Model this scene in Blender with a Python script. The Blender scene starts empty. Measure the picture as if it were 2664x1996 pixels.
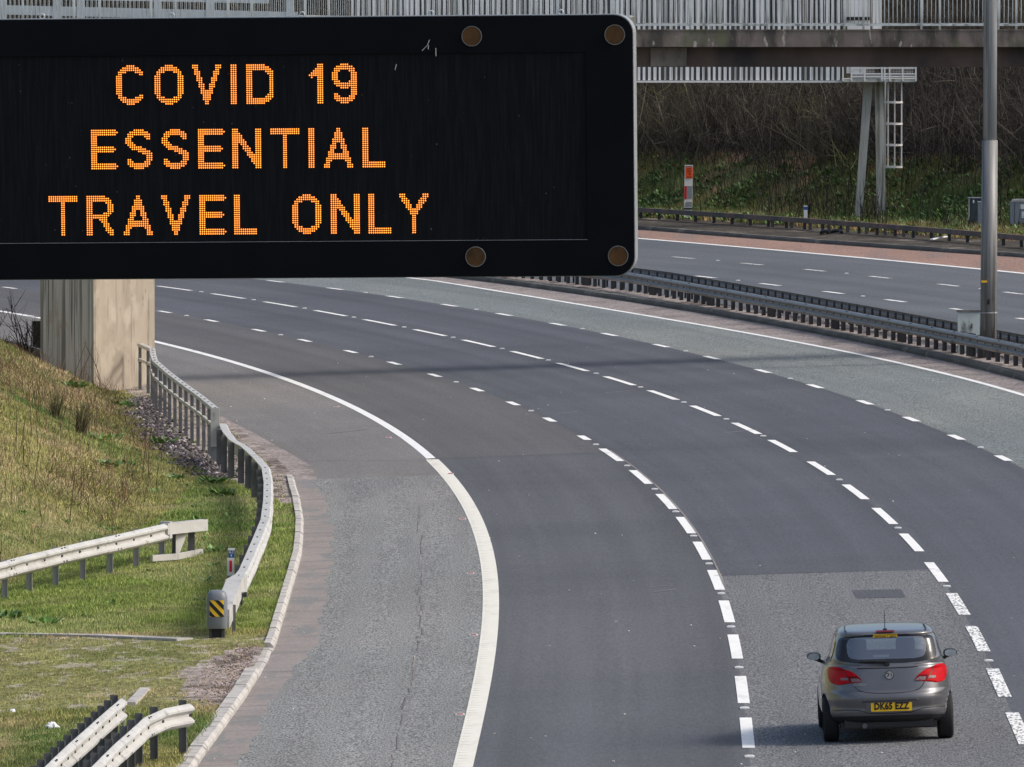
import bpy, math, random
import numpy as np
from mathutils import Vector, Matrix

random.seed(7)
RNG = np.random.default_rng(7)
R = math.radians
scene = bpy.context.scene
COL = scene.collection

# ------------------------------------------------------------------ camera, sky, sun, exposure
CAM_H, F_PX, PITCH = 11.331, 28927.7, 0.0420535
cam_d = bpy.data.cameras.new("camera")
cam_d.sensor_width = 36.0
cam_d.lens = F_PX * 36.0 / 2664.0
cam_d.clip_start = 5.0
cam_d.clip_end = 3000.0
cam = bpy.data.objects.new("camera", cam_d)
cam.location = (0, 0, CAM_H)
cam.rotation_euler = (math.pi / 2 - PITCH, 0, 0)
COL.objects.link(cam)
scene.camera = cam

SUN_DIR = Vector((0.76, -0.09, 0.64)).normalized()
sun_elev = math.asin(SUN_DIR.z)
world = bpy.data.worlds.new("World")
scene.world = world
world.use_nodes = True
wn = world.node_tree
bg = wn.nodes["Background"]
sky = wn.nodes.new("ShaderNodeTexSky")
sky.sky_type = 'NISHITA'
sky.sun_disc = False
sky.sun_elevation = sun_elev
sky.sun_rotation = math.atan2(SUN_DIR.x, SUN_DIR.y)
sky.dust_density = 4.0
sky.air_density = 1.0
sky.ozone_density = 1.0
wn.links.new(sky.outputs[0], bg.inputs[0])
bg.inputs[1].default_value = 0.15
sun_d = bpy.data.lights.new("sun", 'SUN')
sun_d.energy = 1.85
sun_d.angle = R(12.0)
sun_d.color = (1.0, 0.955, 0.89)
sun = bpy.data.objects.new("sun", sun_d)
sun.rotation_euler = (-SUN_DIR).to_track_quat('-Z', 'Y').to_euler()
sun.location = (60, 100, 60)
COL.objects.link(sun)
vs = scene.view_settings
vs.view_transform = 'Standard'
vs.look = 'None'
vs.exposure = 0.27
vs.gamma = 1.0
vs.use_curve_mapping = False

# ------------------------------------------------------------------ material helpers
def ramp(nt, stops, fac):
    r = nt.nodes.new("ShaderNodeValToRGB")
    el = r.color_ramp.elements
    while len(el) < len(stops):
        el.new(0.5)
    for e, (p, c) in zip(el, stops):
        e.position = p
        e.color = (*c, 1) if len(c) == 3 else c
    nt.links.new(fac, r.inputs[0])
    return r.outputs[0]

def noise(nt, scale, detail=4, stretch=(1, 1, 1), rough=0.55, seed=0.0, coord='Object'):
    tc = nt.nodes.new("ShaderNodeTexCoord")
    mp = nt.nodes.new("ShaderNodeMapping")
    mp.inputs['Scale'].default_value = stretch
    mp.inputs['Location'].default_value = (seed * 7.3, seed * 3.1, seed)
    nt.links.new(tc.outputs[coord], mp.inputs[0])
    n = nt.nodes.new("ShaderNodeTexNoise")
    n.inputs['Scale'].default_value = scale
    n.inputs['Detail'].default_value = detail
    n.inputs['Roughness'].default_value = rough
    nt.links.new(mp.outputs[0], n.inputs['Vector'])
    return n.outputs[0]

def mix(nt, mode, fac, a, b):
    m = nt.nodes.new("ShaderNodeMixRGB")
    m.blend_type = mode
    for i, v in ((0, fac), (1, a), (2, b)):
        if hasattr(v, 'node'):
            nt.links.new(v, m.inputs[i])
        elif isinstance(v, (int, float)):
            m.inputs[i].default_value = v
        else:
            m.inputs[i].default_value = (*v, 1)
    return m.outputs[0]

def scl(c, k):
    return tuple(min(1, x * k) for x in c)

def surf(name, base, var=0.25, scale=3.0, stretch=(1, 1, 1), rough=0.8, metal=0.0, large=None,
         speck=None, bump=0.0, bscale=40.0, spec=0.4, attr=None, coat=0.0, tracks=0.0):
    """principled surface: base colour varied by a noise, optional (colour, scale, lo, hi, stretch)
    layers in `large`, optional fine specks (scale, stretch, amount)"""
    m = bpy.data.materials.new(name)
    m.use_nodes = True
    nt = m.node_tree
    p = nt.nodes["Principled BSDF"]
    p.inputs['Roughness'].default_value = rough
    p.inputs['Metallic'].default_value = metal
    p.inputs['Specular IOR Level'].default_value = spec
    if coat:
        p.inputs['Coat Weight'].default_value = coat
        p.inputs['Coat Roughness'].default_value = 0.06
    c = ramp(nt, [(0.28, scl(base, 1 - var)), (0.72, scl(base, 1 + var))], noise(nt, scale, 5, stretch))
    for i, (lc, ls, lo, hi, lst) in enumerate(large or []):
        f = ramp(nt, [(lo, (0, 0, 0)), (hi, (1, 1, 1))], noise(nt, ls, 4, lst, seed=i + 2.0))
        c = mix(nt, 'MIX', f, c, lc)
    if tracks:
        f = ramp(nt, [(0.32, (1 - tracks,) * 3), (0.68, (1 + tracks,) * 3)], noise(nt, 1.0, 3, (1, .012, 1), 0.6, seed=6.0, coord='UV'))
        c = mix(nt, 'MULTIPLY', 1.0, c, f)
    if speck:
        ss, sst, amt = speck
        f = ramp(nt, [(0.3, (1 - amt,) * 3), (0.7, (1 + amt,) * 3)], noise(nt, ss, 2, sst, 0.7, seed=9.0))
        f = mix(nt, 'MULTIPLY', 1.0, c, f)
        c = f
    if attr:
        a = nt.nodes.new("ShaderNodeAttribute")
        a.attribute_name = attr
        c = mix(nt, 'MULTIPLY', 1.0, c, a.outputs[0])
    nt.links.new(c, p.inputs['Base Color'])
    if bump:
        b = nt.nodes.new("ShaderNodeBump")
        b.inputs['Strength'].default_value = bump
        b.inputs['Distance'].default_value = 0.02
        nt.links.new(noise(nt, bscale, 3, stretch, seed=5.0), b.inputs['Height'])
        nt.links.new(b.outputs[0], p.inputs['Normal'])
    return m

def emis(name, col, s):
    m = bpy.data.materials.new(name)
    m.use_nodes = True
    p = m.node_tree.nodes["Principled BSDF"]
    p.inputs['Base Color'].default_value = (*scl(col, 0.3), 1)
    p.inputs['Emission Color'].default_value = (*col, 1)
    p.inputs['Emission Strength'].default_value = s
    return m

ST = (1.0, 0.10, 1.0)      # wear drawn out along the direction of travel
M = {}
M['asphalt_dark'] = surf('asphalt_dark', (0.094, 0.100, 0.114), 0.07, 0.25, (1, .35, 1), 0.9, tracks=.16,
    large=[((0.112, 0.117, 0.128), 0.06, .42, .75, (1, .5, 1)), ((0.070, 0.074, 0.084), 0.05, .5, .8, (.6, 1.6, 1)), ((0.125, 0.125, 0.128), .9, .66, .78, (1, .1, 1))],
    speck=(26, ST, 0.16), spec=0.15)
M['asphalt_near'] = surf('asphalt_near', (0.100, 0.104, 0.114), 0.07, 0.25, (1, .35, 1), 0.9, tracks=.16,
    large=[((0.118, 0.12, 0.126), 0.06, .42, .75, (1, .5, 1)), ((0.078, 0.081, 0.09), 0.05, .5, .8, (.6, 1.6, 1)), ((0.13, 0.128, 0.128), .9, .66, .78, (1, .1, 1))],
    speck=(26, ST, 0.16), spec=0.15)
M['asphalt_brown'] = surf('asphalt_brown', (0.113, 0.112, 0.114), 0.07, 0.3, (1, .35, 1), 0.92, tracks=.14,
    large=[((0.092, 0.095, 0.102), 0.07, .45, .75, (1, .5, 1))], speck=(26, ST, 0.14), spec=0.2)
M['asphalt_shoulder_far'] = surf('asphalt_shoulder_far', (0.178, 0.172, 0.165), 0.10, 0.3, (1, .35, 1), 0.92, tracks=.1,
    large=[((0.225, 0.208, 0.195), 0.12, .5, .8, (1.6, .4, 1)), ((0.142, 0.142, 0.145), 0.09, .5, .75, (1, .8, 1))],
    speck=(24, ST, 0.16), spec=0.2)
M['asphalt_chip_light'] = surf('asphalt_chip_light', (0.205, 0.210, 0.204), 0.10, 0.35, (1, .3, 1), 0.95, tracks=.12,
    large=[((0.235, 0.225, 0.215), 0.2, .5, .8, (1, .3, 1)), ((0.165, 0.17, 0.172), 0.5, .55, .8, (1.4, .15, 1))],
    speck=(36, (1, .2, 1), 0.75), spec=0.2, bump=0.4, bscale=30)
M['asphalt_chip_mid'] = surf('asphalt_chip_mid', (0.150, 0.154, 0.158), 0.08, 0.35, (1, .3, 1), 0.95, tracks=.12,
    large=[((0.14, 0.145, 0.152), 0.3, .5, .8, (1, .3, 1))], speck=(36, (1, .2, 1), 0.75), spec=0.2, bump=0.4, bscale=30)
M['asphalt_green'] = surf('asphalt_green', (0.168, 0.188, 0.186), 0.08, 0.3, (1, .4, 1), 0.93, tracks=.14,
    large=[((0.225, 0.232, 0.215), 0.12, .5, .78, (1.2, .4, 1)), ((0.165, 0.187, 0.192), 0.3, .5, .8, (1, .3, 1))],
    speck=(30, (1, .13, 1), 0.5), spec=0.2)
M['asphalt_blue'] = surf('asphalt_blue', (0.100, 0.110, 0.122), 0.07, 0.2, (1, .5, 1), 0.9, tracks=.12,
    large=[((0.14, 0.148, 0.156), 0.06, .45, .75, (1, .6, 1))], speck=(20, ST, 0.14), spec=0.25)
M['asphalt_red'] = surf('asphalt_red', (0.295, 0.192, 0.152), 0.12, 0.4, (1, .3, 1), 0.95,
    large=[((0.235, 0.175, 0.155), 0.5, .48, .7, (2, .12, 1)), ((0.34, 0.20, 0.145), 0.1, .5, .8, (1, .4, 1))],
    speck=(14, ST, 0.2), spec=0.15)
M['gutter'] = surf('gutter', (0.268, 0.238, 0.221), 0.10, 0.8, (1, .4, 1), 0.95,
    large=[((0.215, 0.20, 0.19), 0.7, .50, .70, (.5, 1.7, 1)), ((0.17, 0.168, 0.17), 2.2, .58, .70, (.35, 1.4, 1)), ((0.205, 0.205, 0.20), 1.3, .52, .62, (1, .25, 1)), ((0.285, 0.255, 0.235), 0.5, .5, .7, (.8, 1.6, 1))],
    speck=(20, (1, .4, 1), 0.15), spec=0.15)
M['margin'] = surf('margin', (0.285, 0.25, 0.235), 0.15, 1.2, (1, .4, 1), 0.96,
    large=[((0.2, 0.178, 0.168), 1.2, .5, .66, (1, .4, 1))], speck=(12, (1, .3, 1), 0.35), spec=0.06)
M['gravel'] = surf('gravel', (0.32, 0.275, 0.25), 0.3, 2.0, (1, .5, 1), 0.97,
    large=[((0.12, 0.10, 0.088), 1.5, .5, .62, (1, .5, 1))], speck=(9, (1, .4, 1), 0.5), spec=0.06, bump=.6, bscale=12)
M['kerb'] = surf('kerb', (0.45, 0.43, 0.40), 0.14, 4, (1, .5, 1), 0.9,
    large=[((0.27, 0.25, 0.225), 2.5, .52, .7, (1, 1, 1))], bump=.3, bscale=30)
M['kerb_dark'] = surf('kerb_dark', (0.135, 0.13, 0.115), 0.25, 1.5, (1, .4, 1), 0.95,
    large=[((0.25, 0.235, 0.20), 2.0, .58, .7, (1, .4, 1))], spec=0.06)
M['line'] = surf('line', (0.80, 0.80, 0.77), 0.05, 6, (1, .3, 1), 0.75,
    large=[((0.60, 0.60, 0.58), 3.5, .58, .75, (1, .2, 1))])
M['line_cream'] = surf('line_cream', (0.74, 0.715, 0.63), 0.05, 5, (1, .3, 1), 0.75,
    large=[((0.60, 0.575, 0.50), 2.5, .55, .78, (1, .2, 1))])
M['metal_light'] = surf('metal_light', (0.49, 0.485, 0.46), 0.09, 3, (1, 1, 1), 0.55, 0.0,
    large=[((0.38, 0.375, 0.35), 1.2, .5, .8, (1, 1, 3)), ((0.27, 0.26, 0.22), 5, .60, .72, (1, .6, .6))], spec=0.5)
M['metal_post'] = surf('metal_post', (0.13, 0.13, 0.132), 0.2, 4, (1, 1, .4), 0.65, 0.0,
    large=[((0.26, 0.25, 0.23), 3, .55, .75, (1, 1, .5))], spec=0.35)
M['metal_dark'] = surf('metal_dark', (0.205, 0.20, 0.197), 0.2, 3, (1, 1, 1), 0.42, 0.25,
    large=[((0.175, 0.165, 0.155), 1.5, .55, .8, (1, 1, 1))], spec=0.5)
M['metal_dark_post'] = surf('metal_dark_post', (0.062, 0.062, 0.066), 0.25, 4, (1, 1, .4), 0.7)
M['metal_rust'] = surf('metal_rust', (0.17, 0.115, 0.10), 0.25, 2, (1, 1, 1), 0.75,
    large=[((0.09, 0.08, 0.075), 0.6, .45, .6, (1, 1, 1))])
M['galv_weathered'] = surf('galv_weathered', (0.23, 0.23, 0.225), 0.2, 6, (1, 1, .12), 0.55, 0.2,
    large=[((0.10, 0.10, 0.10), 5, .45, .62, (1.6, 1.6, .04)), ((0.45, 0.45, 0.43), 8, .60, .72, (1.6, 1.6, .05))], spec=0.5)
M['slot'] = surf('slot', (0.02, 0.02, 0.022), 0.1, 5)
M['galv'] = surf('galv', (0.40, 0.415, 0.425), 0.18, 6, (1, 1, .12), 0.5, 0.2,
    large=[((0.17, 0.175, 0.18), 5, .45, .62, (1.6, 1.6, .04)), ((0.62, 0.62, 0.60), 8, .60, .72, (1.6, 1.6, .05))], spec=0.5)
M['galv_light'] = surf('galv_light', (0.47, 0.52, 0.535), 0.12, 3, (1, 1, .5), 0.6, 0.1)
M['rail_grey'] = surf('rail_grey', (0.58, 0.63, 0.63), 0.15, 6, (1, 1, .5), 0.6, 0.1,
    large=[((0.24, 0.25, 0.24), 4, .5, .65, (1, 1, .4))])
M['pier'] = surf('pier', (0.365, 0.31, 0.24), 0.10, 0.9, (1, 1, .5), 0.9,
    large=[((0.30, 0.255, 0.195), 1.6, .48, .66, (1, .35, .5)), ((0.42, 0.365, 0.29), 2.2, .52, .66, (1, .3, .6)),
           ((0.235, 0.20, 0.155), 5.0, .58, .68, (1, .5, .12)), ((0.20, 0.165, 0.12), 9, .66, .72, (1, .5, .4))], bump=.3, bscale=14)
M['pier_streaked'] = surf('pier_streaked', (0.38, 0.36, 0.315), 0.10, 0.9, (1, 1, .5), 0.9,
    large=[((0.15, 0.145, 0.13), 6.0, .47, .57, (1.6, 1.6, .02)), ((0.45, 0.44, 0.40), 10, .56, .66, (1.6, 1.6, .03)), ((0.10, 0.095, 0.085), 13, .60, .67, (1.6, 1.6, .015)),
           ((0.235, 0.185, 0.13), 1.3, .62, .72, (1, 1, .5))], bump=.25, bscale=14)
M['concrete_dark'] = surf('concrete_dark', (0.205, 0.175, 0.155), 0.25, 1.5, (1, 1, 1), 0.95,
    large=[((0.085, 0.078, 0.07), 2.2, .45, .62, (1, 1, .35)), ((0.145, 0.15, 0.095), 1.2, .58, .7, (1, 1, .8)),
           ((0.40, 0.375, 0.33), 6, .64, .70, (1, 1, .35))], bump=.4, bscale=10, spec=0.06)
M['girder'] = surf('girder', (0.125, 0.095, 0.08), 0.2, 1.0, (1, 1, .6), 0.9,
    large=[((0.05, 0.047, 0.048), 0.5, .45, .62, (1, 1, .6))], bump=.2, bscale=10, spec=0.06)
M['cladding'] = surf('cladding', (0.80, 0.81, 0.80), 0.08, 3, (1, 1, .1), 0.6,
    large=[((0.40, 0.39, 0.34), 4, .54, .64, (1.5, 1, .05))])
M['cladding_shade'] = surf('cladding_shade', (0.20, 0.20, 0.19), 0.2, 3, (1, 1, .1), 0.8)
M['gantry_leg'] = surf('gantry_leg', (0.46, 0.46, 0.43), 0.2, 3, (1, 1, .15), 0.7,
    large=[((0.22, 0.21, 0.17), 5, .5, .62, (1.5, 1.5, .06))])
M['white_paint'] = surf('white_paint', (0.74, 0.74, 0.72), 0.06, 5, rough=0.5)
M['rusty_white'] = surf('rusty_white', (0.62, 0.60, 0.57), 0.1, 5, rough=0.7,
    large=[((0.35, 0.24, 0.18), 6, .58, .66, (1, 1, .5))])
M['sign_black'] = surf('sign_black', (0.0045, 0.0055, 0.008), 0.15, 2, rough=0.6, spec=0.06)
M['sign_edge'] = surf('sign_edge', (0.27, 0.29, 0.30), 0.15, 3, (1, 1, .3), rough=0.5, metal=0.2)
M['blue_plate'] = surf('blue_plate', (0.02, 0.09, 0.34), 0.08, 5, rough=0.5)
M['red_plate'] = surf('red_plate', (0.55, 0.02, 0.03), 0.08, 5, rough=0.4)
M['orange_plate'] = surf('orange_plate', (0.95, 0.10, 0.012), 0.05, 5, rough=0.45)
M['yellow_plate'] = surf('yellow_plate', (0.83, 0.50, 0.03), 0.05, 5, rough=0.4)
M['black'] = surf('black', (0.012, 0.012, 0.013), 0.1, 5, rough=0.5)
M['cover_grey'] = surf('cover_grey', (0.165, 0.18, 0.20), 0.08, 4, rough=0.42, spec=0.5)
M['cabinet_grey'] = surf('cabinet_grey', (0.26, 0.28, 0.31), 0.08, 3, rough=0.6)
M['cabinet_dark'] = surf('cabinet_dark', (0.055, 0.075, 0.09), 0.2, 3, rough=0.5)
M['cabinet_pale'] = surf('cabinet_pale', (0.50, 0.57, 0.55), 0.08, 3, (1, 1, .4), rough=0.6,
    large=[((0.12, 0.13, 0.12), 2.2, .56, .66, (1, 1, .5))])
M['litter'] = surf('litter', (0.82, 0.82, 0.82), 0.05, 5, rough=0.6)
M['glass_amber'] = surf('glass_amber', (0.075, 0.036, 0.012), 0.45, 9, rough=0.4, spec=0.25)
M['weed'] = surf('weed', (0.16, 0.10, 0.07), 0.3, 2, rough=0.9, attr='tint', spec=0.06)
M['rush'] = surf('rush', (0.13, 0.12, 0.055), 0.3, 5, rough=0.9, attr='tint')
M['twig'] = surf('twig', (0.100, 0.084, 0.062), 0.3, 0.4, rough=0.9, attr='tint',
    large=[((0.065, 0.056, 0.05), 0.10, .42, .6, (1, 1, 1)), ((0.15, 0.15, 0.065), 0.22, .58, .72, (1, 1, 1))], spec=0.06)
M['leaf'] = surf('leaf', (0.10, 0.19, 0.045), 0.35, 2, rough=0.55, attr='tint', spec=0.4)
M['rock'] = surf('rock', (0.115, 0.10, 0.10), 0.4, 6, rough=0.95, attr='tint', spec=0.06)
M['grass'] = surf('grass', (0.27, 0.285, 0.09), 0.25, 0.6, rough=0.8, attr='tint',
    large=[((0.42, 0.37, 0.185), 0.35, .47, .62, (1, .35, 1)), ((0.125, 0.205, 0.05), 0.28, .53, .66, (1, .3, 1))], spec=0.25)
M['soil'] = surf('soil', (0.15, 0.155, 0.055), 0.3, 1.5, (1, .4, 1), rough=0.97,
    large=[((0.28, 0.24, 0.12), 0.5, .45, .6, (1, .3, 1))], speck=(10, (1, .4, 1), 0.3), spec=0.06)
M['hardstanding'] = surf('hardstanding', (0.20, 0.20, 0.08), 0.3, 1.2, (1, .35, 1), rough=0.97,
    large=[((0.32, 0.29, 0.22), 2.6, .54, .62, (1, .3, 1))], speck=(10, (1, .3, 1), 0.5), spec=0.06)
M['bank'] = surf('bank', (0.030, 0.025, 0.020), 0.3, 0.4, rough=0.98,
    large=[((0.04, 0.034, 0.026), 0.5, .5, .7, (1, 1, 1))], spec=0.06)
M['bank_grass'] = surf('bank_grass', (0.085, 0.13, 0.045), 0.35, 0.6, rough=0.97,
    large=[((0.135, 0.105, 0.07), 0.45, .52, .62, (1, .5, 1)), ((0.035, 0.05, 0.022), 0.7, .52, .62, (1, .6, 1))],
    speck=(5, (1, .5, 1), 0.4), spec=0.06)
M['metal_mid'] = surf('metal_mid', (0.33, 0.325, 0.31), .15, 4, (1, 1, .4), .6)
M['dirt'] = surf('dirt', (0.075, 0.066, 0.055), 0.35, 0.8, (1, .5, 1), rough=0.97,
    large=[((0.20, 0.175, 0.145), 0.6, .58, .68, (1, .4, 1))], speck=(6, (1, .5, 1), 0.4), spec=0.06)

# ------------------------------------------------------------------ mesh helpers
def basis(d):
    d = Vector(d).normalized()
    up = Vector((0, 0, 1)) if abs(d.z) < 0.95 else Vector((0, 1, 0))
    s = d.cross(up).normalized()
    return d, s, s.cross(d).normalized()

class MB:
    def __init__(self):
        self.v, self.f = [], []
    def add(self, vs, fs):
        o = len(self.v)
        self.v += [tuple(a) for a in vs]
        self.f += [tuple(i + o for i in f) for f in fs]
        return self
    def box(self, c, s, rz=0.0, rx=0.0):
        x, y, z = s[0] / 2, s[1] / 2, s[2] / 2
        m = Matrix.Rotation(rz, 3, 'Z') @ Matrix.Rotation(rx, 3, 'X')
        vs = [m @ Vector((a * x, b * y, d * z)) + Vector(c) for d in (-1, 1) for b in (-1, 1) for a in (-1, 1)]
        return self.add(vs, [(0, 2, 3, 1), (4, 5, 7, 6), (0, 1, 5, 4), (2, 6, 7, 3), (0, 4, 6, 2), (1, 3, 7, 5)])
    def bar(self, a, b, w, h):
        a, b = Vector(a), Vector(b)
        d, s, u = basis(b - a)
        vs = [p + s * x * w / 2 + u * y * h / 2 for p in (a, b) for x, y in ((-1, -1), (1, -1), (1, 1), (-1, 1))]
        return self.add(vs, [(0, 1, 2, 3), (7, 6, 5, 4), (0, 4, 5, 1), (1, 5, 6, 2), (2, 6, 7, 3), (3, 7, 4, 0)])
    def tube(self, pts, rad, n=10, cap=True):
        pts = [Vector(p) for p in pts]
        rad = rad if isinstance(rad, (list, tuple)) else [rad] * len(pts)
        vs, fs = [], []
        for i, p in enumerate(pts):
            d = (pts[min(i + 1, len(pts) - 1)] - pts[max(i - 1, 0)])
            _, s, u = basis(d)
            for k in range(n):
                a = 2 * math.pi * k / n
                vs.append(p + (s * math.cos(a) + u * math.sin(a)) * rad[i])
        for i in range(len(pts) - 1):
            for k in range(n):
                fs.append((i * n + k, i * n + (k + 1) % n, (i + 1) * n + (k + 1) % n, (i + 1) * n + k))
        if cap:
            fs.append(tuple(range(n))[::-1])
            fs.append(tuple((len(pts) - 1) * n + k for k in range(n)))
        return self.add(vs, fs)
    def disc(self, c, r, ny=-1, n=20, depth=0.0, axis='Y'):
        vs = [(c[0] + r * math.cos(2 * math.pi * k / n), c[1], c[2] + r * math.sin(2 * math.pi * k / n)) for k in range(n)]
        self.add(vs, [tuple(range(n))])
        return self
    def prism(self, poly, y0, y1):
        """polygon in x,z between two y"""
        n = len(poly)
        vs = [(x, y0, z) for x, z in poly] + [(x, y1, z) for x, z in poly]
        fs = [tuple(range(n)), tuple(range(2 * n - 1, n - 1, -1))]
        fs += [(i, i + n, (i + 1) % n + n, (i + 1) % n) for i in range(n)]
        return self.add(vs, fs)
    def sweep(self, path, prof, closed=True):
        """path: list of (x,y,z); prof: (u to the right of travel, v up)"""
        P = [Vector(p) for p in path]
        n = len(prof)
        vs, fs = [], []
        for i, p in enumerate(P):
            a = P[min(i + 1, len(P) - 1)] - P[max(i - 1, 0)]
            a.z = 0
            a.normalize()
            s = Vector((a.y, -a.x, 0))
            vs += [p + s * u + Vector((0, 0, v)) for u, v in prof]
        for i in range(len(P) - 1):
            for k in range(n if closed else n - 1):
                k2 = (k + 1) % n
                fs.append((i * n + k, (i + 1) * n + k, (i + 1) * n + k2, i * n + k2))
        if closed:
            fs.append(tuple(range(n)))
            fs.append(tuple((len(P) - 1) * n + k for k in range(n))[::-1])
        return self.add(vs, fs)
    def build(self, name, mat, parent=None, smooth=False, origin=None):
        o = Vector(origin) if origin is not None else (Vector(parent.get('_o', (0, 0, 0))) if parent else Vector((0, 0, 0)))
        me = bpy.data.meshes.new(name)
        me.from_pydata([(v[0] - o.x, v[1] - o.y, v[2] - o.z) for v in self.v], [], self.f)
        me.materials.append(M[mat] if isinstance(mat, str) else mat)
        if smooth:
            me.polygons.foreach_set('use_smooth', [True] * len(me.polygons))
        me.update()
        return link(name, me, parent)

def link(name, me, parent=None, loc=None, rot=None):
    ob = bpy.data.objects.new(name, me)
    COL.objects.link(ob)
    if parent:
        ob.parent = parent
    if loc is not None:
        ob.location = loc
    if rot is not None:
        ob.rotation_euler = rot
    return ob

def thing(name, label, cat, loc=(0, 0, 0), group=None, rot=None, local=False):
    """an empty at the base; parts built with world coordinates are shifted by its location (_o)"""
    o = bpy.data.objects.new(name, None)
    o.empty_display_size = 0.3
    COL.objects.link(o)
    o.location = loc
    if rot:
        o.rotation_euler = rot
    if not local:
        o['_o'] = tuple(float(a) for a in loc)
    tag(o, label, cat, group)
    return o

def tag(o, label=None, cat=None, group=None, kind=None):
    for k_, v in (('label', label), ('category', cat), ('group', group), ('kind', kind)):
        if v:
            o[k_] = v
    return o

def np_mesh(name, verts, faces, mat, tint=None, parent=None):
    """big triangle soups: verts (N,3), faces (M,3), tint (M,3) colour factor per face"""
    me = bpy.data.meshes.new(name)
    me.vertices.add(len(verts))
    me.vertices.foreach_set('co', np.asarray(verts, np.float32).ravel())
    k = faces.shape[1]
    me.loops.add(faces.size)
    me.loops.foreach_set('vertex_index', faces.astype(np.int32).ravel())
    me.polygons.add(len(faces))
    me.polygons.foreach_set('loop_start', np.arange(0, faces.size, k, dtype=np.int32))
    me.polygons.foreach_set('loop_total', np.full(len(faces), k, np.int32))
    me.update(calc_edges=True)
    if tint is not None:
        a = me.attributes.new('tint', 'FLOAT_COLOR', 'FACE')
        a.data.foreach_set('color', np.c_[tint, np.ones(len(tint))].astype(np.float32).ravel())
    me.materials.append(M[mat])
    return link(name, me, parent)

# ------------------------------------------------------------------ the lie of the land (metres)
GX, GY = 0.033953, 0.0000242            # the carriageway is banked: it rises to the right
def pz(x, y):
    return GX * x + GY * y

L = {
 'E': [(-15.353,333.218),(-13.923,325.746),(-9.668,302.939),(-8.491,297.073),(-7.013,287.216),(-5.578,275.456),(-4.232,263.081),(-3.222,252.631),(-2.268,240.823),(-1.718,234.239),(-1.277,225.232),(-0.861,215.171),(-0.61,206.049),(-0.46,196.998),(-0.386,188.743),(-0.378,181.183),(-0.416,172.02),(-0.485,163.753),(-0.561,156.249),(-0.639,148.587)],
 'A': [(-10.22,327.551),(-8.623,318.945),(-7.092,310.071),(-5.65,301.353),(-4.277,292.48),(-2.992,283.827),(-1.871,275.468),(-0.821,266.283),(0.022,258.043),(0.841,249.126),(1.58,239.967),(2.079,231.986),(2.559,222.469),(2.929,212.902),(3.172,204.493),(3.37,196.163),(3.479,187.472),(3.486,178.968),(3.439,170.359),(3.33,160.914),(3.219,152.464)],
 'B': [(-10.529,348.63),(-8.686,339.588),(-6.955,330.627),(-5.294,321.732),(-3.742,312.966),(-2.241,303.96),(-0.873,295.18),(0.453,286.257),(1.597,277.66),(2.618,268.534),(3.508,259.79),(4.329,250.899),(5.058,241.747),(5.659,233.292),(6.205,223.526),(6.622,214.083),(6.899,205.311),(7.12,196.519),(7.204,187.584),(7.191,178.869),(7.131,170.292),(7.026,160.558)],
 'C': [(-5.401,343.011),(-3.558,333.691),(-1.868,324.915),(-0.276,315.866),(1.228,306.959),(2.634,298.224),(3.966,289.344),(5.119,280.475),(6.162,271.336),(7.101,261.769),(7.951,252.391),(8.725,243.449),(9.384,234.537),(10.001,225.09)],
 'D': [(-2.401,347.308),(-0.223,334.452),(3.804,310.565),(6.12,297.386),(8.197,283.493),(10.009,268.696),(10.836,261.609),(11.688,253.599)],
 'S1': [(4.227,350.385),(6.022,342.285),(7.732,333.425),(9.342,324.717),(10.935,316.279)],
 'S2': [(5.626,361.988),(7.584,353.201),(9.374,345.084),(11.193,336.553),(12.894,327.67),(14.397,319.054)],
 'ED': [(4.407,384.787),(6.987,374.335),(9.671,362.436),(12.176,350.921),(14.354,341.158),(15.42,335.783)],
 'FK': [(4.53,395.556),(7.193,385.359),(9.956,373.155),(12.614,363.561),(16.108,350.789)],
 'FV': [(4.602,401.854),(7.321,392.203),(10.143,380.182),(12.765,367.915),(16.31,355.198)],
 'CK': [(-1.594,349.177),(0.773,335.861),(3.682,321.337),(6.296,305.354),(8.657,290.713),(10.658,273.725),(11.956,260.984)],
 'CB1': [(3.608,328.087),(6.077,309.341),(7.405,302.379),(8.303,295.267),(9.69,285.572),(10.538,278.717),(11.317,273.085),(11.789,268.769),(12.213,265.032)],
 'CB2': [(3.194,327.675),(6.144,312.745),(7.495,306.055),(9.359,294.755),(11.055,283.344),(12.052,275.524),(12.533,271.989)],
 'FB': [(4.66,406.9),(5.9,402.6),(7.797,395.6),(10.192,385.472),(12.49,375.9),(14.672,365.5),(16.366,357.9)],
 'KL': [(-6.798,256.494),(-6.055,247.903),(-5.262,237.733),(-4.784,231.415),(-4.427,225.486),(-4.149,217.285),(-3.934,209.686),(-3.839,204.171),(-3.766,198.947),(-3.744,192.648),(-3.73,186.739),(-3.716,179.99),(-3.704,174.82),(-3.753,171.028),(-3.825,166.393),(-3.905,162.488),(-4.077,156.096),(-4.237,150.186)],
}
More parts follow.
